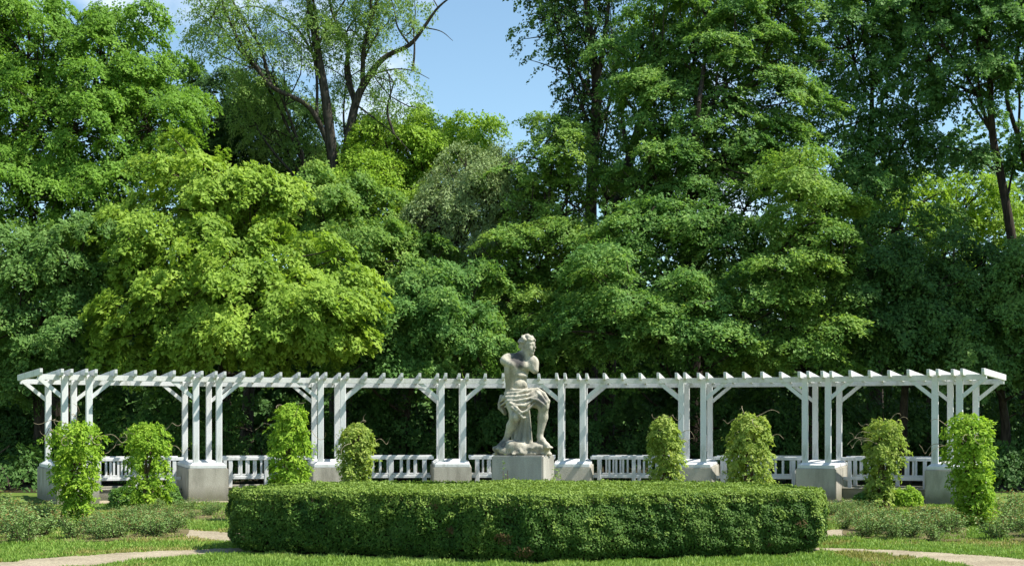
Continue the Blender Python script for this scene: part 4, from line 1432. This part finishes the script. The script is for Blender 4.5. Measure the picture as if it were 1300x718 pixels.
# tall dark stem with loose foliage at the sky's edge
stems = [
    ([at(x, y, 47) for x, y in ((748, 590), (750, 420), (750, 260), (755, 170), (757, 110), (750, 50), (745, 0), (742, -60))], [0.30, 0.27, 0.22, 0.20, 0.18, 0.14, 0.11, 0.07]),
    ([at(x, y, 46.8) for x, y in ((756, 110), (766, 60), (772, 10), (775, -50))], [0.12, 0.10, 0.08, 0.05]),
    ([at(x, y, 46.8) for x, y in ((755, 130), (738, 100), (722, 70), (712, 40), (705, -10))], [0.08, 0.06, 0.045, 0.035, 0.02]),
    ([at(x, y, 47) for x, y in ((752, 60), (730, 25), (700, 10), (672, 8))], [0.06, 0.04, 0.03, 0.015]),
    ([at(x, y, 45.5) for x, y in ((770, 590), (775, 400), (782, 280), (800, 200), (822, 130), (838, 60), (850, -30))], [0.27, 0.25, 0.21, 0.19, 0.16, 0.12, 0.07]),
    ([at(x, y, 45.5) for x, y in ((800, 205), (790, 150), (795, 90), (790, 30))], [0.09, 0.07, 0.05, 0.03]),
]
make_tree('tall_stemmed_tree', 'tall slender dark stem with loose leaves edging the sky gap', bx_(748, 47), [
    (700, 20, 47, 38, 35), (715, 70, 47, 32, 40), (740, 30, 47, 30, 45), (735, 120, 47, 28, 35), (725, 160, 47, 22, 25), (780, 60, 47, 35, 60), (770, 140, 47.5, 35, 45), (760, -30, 47, 80, 40), (690, -20, 47, 40, 25), (775, 220, 47.5, 40, 50)],
    L_DARK, B_DARK, 211, pad=(0.4, 0.28), spacing=0.62, K=24, leaf=0.12, stems=stems, twig_every=3, fill=0.5, back=0.9, jitter=0.75, trunk_r=0.12)
# the big maple right of centre
make_tree('maple_tree', 'great spreading maple with sunlit sprays right of the statue', bx_(880, 43), [
    (880, 70, 43.0, 80, 55), (960, 85, 42.6, 75, 60), (905, 135, 42.0, 85, 55), (830, 145, 43.0, 50, 55), (985, 165, 42.2, 60, 50), (900, 205, 41.6, 80, 50), (835, 235, 41.8, 60, 45), (960, 235, 41.5, 60, 45),
    (820, 300, 39.6, 65, 42), (900, 290, 39.6, 70, 48), (960, 320, 39.8, 50, 40), (790, 370, 37.8, 65, 45), (870, 380, 37.8, 70, 45), (935, 390, 37.8, 60, 45), (830, 430, 37.4, 65, 38), (900, 445, 37.4, 70, 32), (770, 435, 37.6, 50, 38),
    (900, 0, 43.5, 90, 50), (980, 20, 43.5, 70, 50), (815, 60, 44.0, 45, 55)], L_MAPLE, B_DARK, 212, trunk_r=0.38, flat=0.55, droop=0.5, spacing=0.36, leaf=0.115, cz=0.42, clump=1.4, rough=0.55)
make_tree('layered_tree', 'light green tiered tree in the sun beside the great maple', bx_(1025, 39.2), [
    (1015, 215, 37.9, 38, 32), (1035, 260, 37.7, 55, 30), (1005, 295, 37.5, 50, 30), (1055, 320, 37.3, 60, 30), (1010, 355, 37.2, 60, 30), (1060, 385, 37.0, 60, 30), (1005, 415, 36.9, 65, 32), (1050, 445, 36.9, 65, 28), (980, 450, 37.1, 40, 25)],
    L_HORN, B_DARK, 213, flat=0.7, droop=0.4, spacing=0.34, leaf=0.105, cz=0.34, clump=1.2, rough=0.5, trunk_r=0.17)
# tall dark trees on the right
stems = [
    ([at(x, y, 43) for x, y in ((1306, 590), (1300, 420), (1284, 300), (1270, 220), (1260, 170), (1256, 90), (1252, 20), (1248, -60))], [0.30, 0.27, 0.23, 0.20, 0.18, 0.15, 0.12, 0.08]),
    ([at(x, y, 43.2) for x, y in ((1330, 590), (1318, 300), (1300, 200), (1285, 150), (1278, 120), (1290, 80), (1296, 30), (1300, -30))], [0.24, 0.2, 0.13, 0.11, 0.09, 0.07, 0.05, 0.03]),
    ([at(x, y, 43) for x, y in ((1262, 180), (1240, 120), (1222, 90), (1200, 60), (1180, 20))], [0.09, 0.07, 0.055, 0.04, 0.025]),
]
stems = [(p_, [v * 0.68 for v in r_]) for p_, r_ in stems]
make_tree('dark_maple_tree', 'tall dark maple with leaning stems against sky glimpses', bx_(1300, 43), [
    (1240, 50, 43, 60, 55), (1180, 75, 43.2, 55, 55), (1290, 60, 43, 40, 50), (1225, 115, 43, 45, 35), (1160, 20, 43.5, 60, 45), (1240, -10, 43.5, 80, 40), (1290, 190, 43.3, 25, 25), (1310, 110, 43.5, 25, 35), (1230, 195, 43.4, 38, 22), (1200, -70, 43.5, 80, 55), (1290, -80, 43.5, 80, 60)],
    L_SHADE, B_DARK, 214, stems=stems, trunk_r=0.15, spacing=0.44, leaf=0.13, jitter=0.5)
make_tree('dark_maple_tree', 'shaded dark maple between the great maple and the leaning stems', bx_(1110, 44.5), [
    (1080, 60, 44.5, 70, 60), (1120, 120, 44.2, 65, 55), (1070, 160, 44, 55, 55), (1130, 190, 44, 55, 35), (1090, 230, 43.5, 55, 45), (1100, 0, 45, 90, 45), (1165, 150, 44.3, 30, 35), (1140, 290, 43.6, 60, 45), (1070, -70, 45, 80, 50)], L_SHADE, B_DARK, 215, trunk_r=0.3, spacing=0.44)
make_tree('yellow_green_tree', 'sunlit yellow-green tree glimpsed deep behind the dark maples', bx_(1180, 53), [
    (1160, 265, 53, 60, 38), (1220, 270, 53, 55, 40), (1110, 255, 53.5, 50, 40), (1270, 290, 53, 45, 45), (1190, 310, 52.5, 70, 35)], L_YELLOW, B_DARK, 216, spacing=0.5)
make_tree('shade_tree', 'deep green shaded tree in the dark corner past the tiered tree', bx_(1150, 38.6), [
    (1120, 350, 37.6, 55, 42), (1175, 380, 37.3, 60, 45), (1110, 420, 37.0, 60, 40), (1180, 440, 36.8, 65, 38), (1230, 345, 37.8, 50, 40)], L_DARK, B_DARK, 217, trunk_r=0.17)
make_tree('shade_tree', 'deep blue-green shaded tree low at the frame edge in the dark corner', bx_(1270, 38.0), [
    (1250, 410, 37.0, 65, 50), (1300, 360, 37.2, 55, 60), (1240, 455, 36.8, 60, 35), (1310, 440, 36.6, 50, 50), (1340, 380, 37.1, 50, 70)], L_BLUE, B_DARK, 218, trunk_r=0.17)
# the wood goes on beyond the frame and shades that corner
make_tree('dark_maple_tree', 'dark maple just past the frame edge shading the corner of the wood', (19.5, 37.0), [
    (1480, 60, 37, 110, 90), (1465, 220, 36.6, 100, 90), (1480, 350, 36.4, 90, 80), (1560, 150, 37, 110, 130), (1500, -90, 37, 120, 90), (1460, 440, 36.5, 60, 60), (1490, -220, 37, 110, 90)], L_DARK, B_DARK, 219, spacing=0.75, pad=(0.8, 0.6), leaf=0.24, trunk_r=0.3, clump=1.6)
make_tree('dark_maple_tree', 'second dark maple past the frame edge, nearer the lawn', (24.5, 34.5), [
    (1740, 60, 34.5, 120, 110), (1720, 260, 34.2, 120, 110), (1800, 150, 34.5, 120, 140), (1750, -120, 34.5, 130, 110), (1760, -280, 34.5, 120, 100)], L_DARK, B_DARK, 221, spacing=0.85, pad=(0.9, 0.6), leaf=0.26, trunk_r=0.32, clump=1.7)
make_tree('linden_tree', 'linden just past the frame edge continuing the wood', (-19.5, 42.5), [
    (-110, 120, 42.5, 90, 90), (-130, 280, 42, 90, 90), (-110, 400, 41.5, 70, 70)], L_LINDEN, B_DARK, 220, spacing=0.75, pad=(0.8, 0.6), leaf=0.24, trunk_r=0.3, clump=1.6)
# undergrowth in the shade below
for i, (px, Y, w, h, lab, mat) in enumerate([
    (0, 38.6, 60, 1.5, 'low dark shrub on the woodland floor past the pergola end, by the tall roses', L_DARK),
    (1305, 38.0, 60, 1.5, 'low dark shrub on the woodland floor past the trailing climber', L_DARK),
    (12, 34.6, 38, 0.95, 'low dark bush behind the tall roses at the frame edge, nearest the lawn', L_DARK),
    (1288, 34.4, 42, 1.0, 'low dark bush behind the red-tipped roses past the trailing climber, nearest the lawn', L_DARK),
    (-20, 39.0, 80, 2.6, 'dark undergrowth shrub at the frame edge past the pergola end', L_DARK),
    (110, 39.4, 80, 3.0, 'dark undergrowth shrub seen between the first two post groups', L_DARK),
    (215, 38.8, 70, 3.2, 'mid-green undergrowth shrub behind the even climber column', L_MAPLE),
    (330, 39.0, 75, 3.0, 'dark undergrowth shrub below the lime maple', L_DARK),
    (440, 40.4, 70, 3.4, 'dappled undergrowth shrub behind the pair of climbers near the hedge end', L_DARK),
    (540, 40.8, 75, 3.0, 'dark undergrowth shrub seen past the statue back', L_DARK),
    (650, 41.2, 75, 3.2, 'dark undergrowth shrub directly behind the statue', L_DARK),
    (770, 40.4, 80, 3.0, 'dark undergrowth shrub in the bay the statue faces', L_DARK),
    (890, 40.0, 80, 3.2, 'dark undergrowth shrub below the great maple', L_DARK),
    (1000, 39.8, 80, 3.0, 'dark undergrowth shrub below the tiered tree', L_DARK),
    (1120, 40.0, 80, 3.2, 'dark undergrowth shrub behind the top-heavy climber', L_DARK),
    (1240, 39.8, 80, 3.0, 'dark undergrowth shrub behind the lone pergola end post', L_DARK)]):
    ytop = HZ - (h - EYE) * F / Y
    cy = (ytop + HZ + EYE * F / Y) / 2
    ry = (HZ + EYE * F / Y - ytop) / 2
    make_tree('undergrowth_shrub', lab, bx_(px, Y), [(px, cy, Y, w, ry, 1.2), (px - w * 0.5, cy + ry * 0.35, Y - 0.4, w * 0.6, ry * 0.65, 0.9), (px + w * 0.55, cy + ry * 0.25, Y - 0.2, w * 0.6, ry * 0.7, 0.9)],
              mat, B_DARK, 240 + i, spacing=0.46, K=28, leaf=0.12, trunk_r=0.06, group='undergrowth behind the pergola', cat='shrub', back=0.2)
# far wood closing the view between the trunks
r = np.random.default_rng(900)
Lf = Leafer()
n = 70000
Xw = r.uniform(-34, 34, n)
topw = 10.0 + 2.0 * np.sin(Xw * 0.35 + 0.6) + 1.2 * np.sin(Xw * 0.9 + 1) + np.where(Xw > 4, 3.0, 0)
Zw = r.uniform(0, 1, n) ** 0.8 * topw
Yw = 58 + r.normal(0, 1.0, n) + 1.5 * sn(np.column_stack([Xw, Zw, Xw * 0]), 3.0, 901)
Lf.add(np.column_stack([Xw, Yw, Zw]), np.array([0, -0.4, 0.8]) + r.normal(0, 0.45, (n, 3)), r.normal(0, 1, (n, 3)) + np.array([0, -0.5, -0.4]), r.uniform(0.22, 0.40, n), width=0.75)
n = 26000
Xw = r.uniform(-36, 36, n)
Zw = r.uniform(-0.3, 9.5, n)
Yw = 62 + r.normal(0, 1.5, n)
Lf.add(np.column_stack([Xw, Yw, Zw]), np.array([0, -0.8, 0.5]) + r.normal(0, 0.4, (n, 3)), r.normal(0, 1, (n, 3)) + np.array([0, 0, -0.4]), r.uniform(0.35, 0.6, n), width=0.85)
n = 7000
Lf.add(np.column_stack([r.uniform(-38, 38, n), 65 + r.normal(0, 1.0, n), r.uniform(-0.5, 6.5, n)]), np.array([0, -1.0, 0.3]) + r.normal(0, 0.3, (n, 3)), r.normal(0, 1, (n, 3)), r.uniform(0.9, 1.4, n), width=0.9)
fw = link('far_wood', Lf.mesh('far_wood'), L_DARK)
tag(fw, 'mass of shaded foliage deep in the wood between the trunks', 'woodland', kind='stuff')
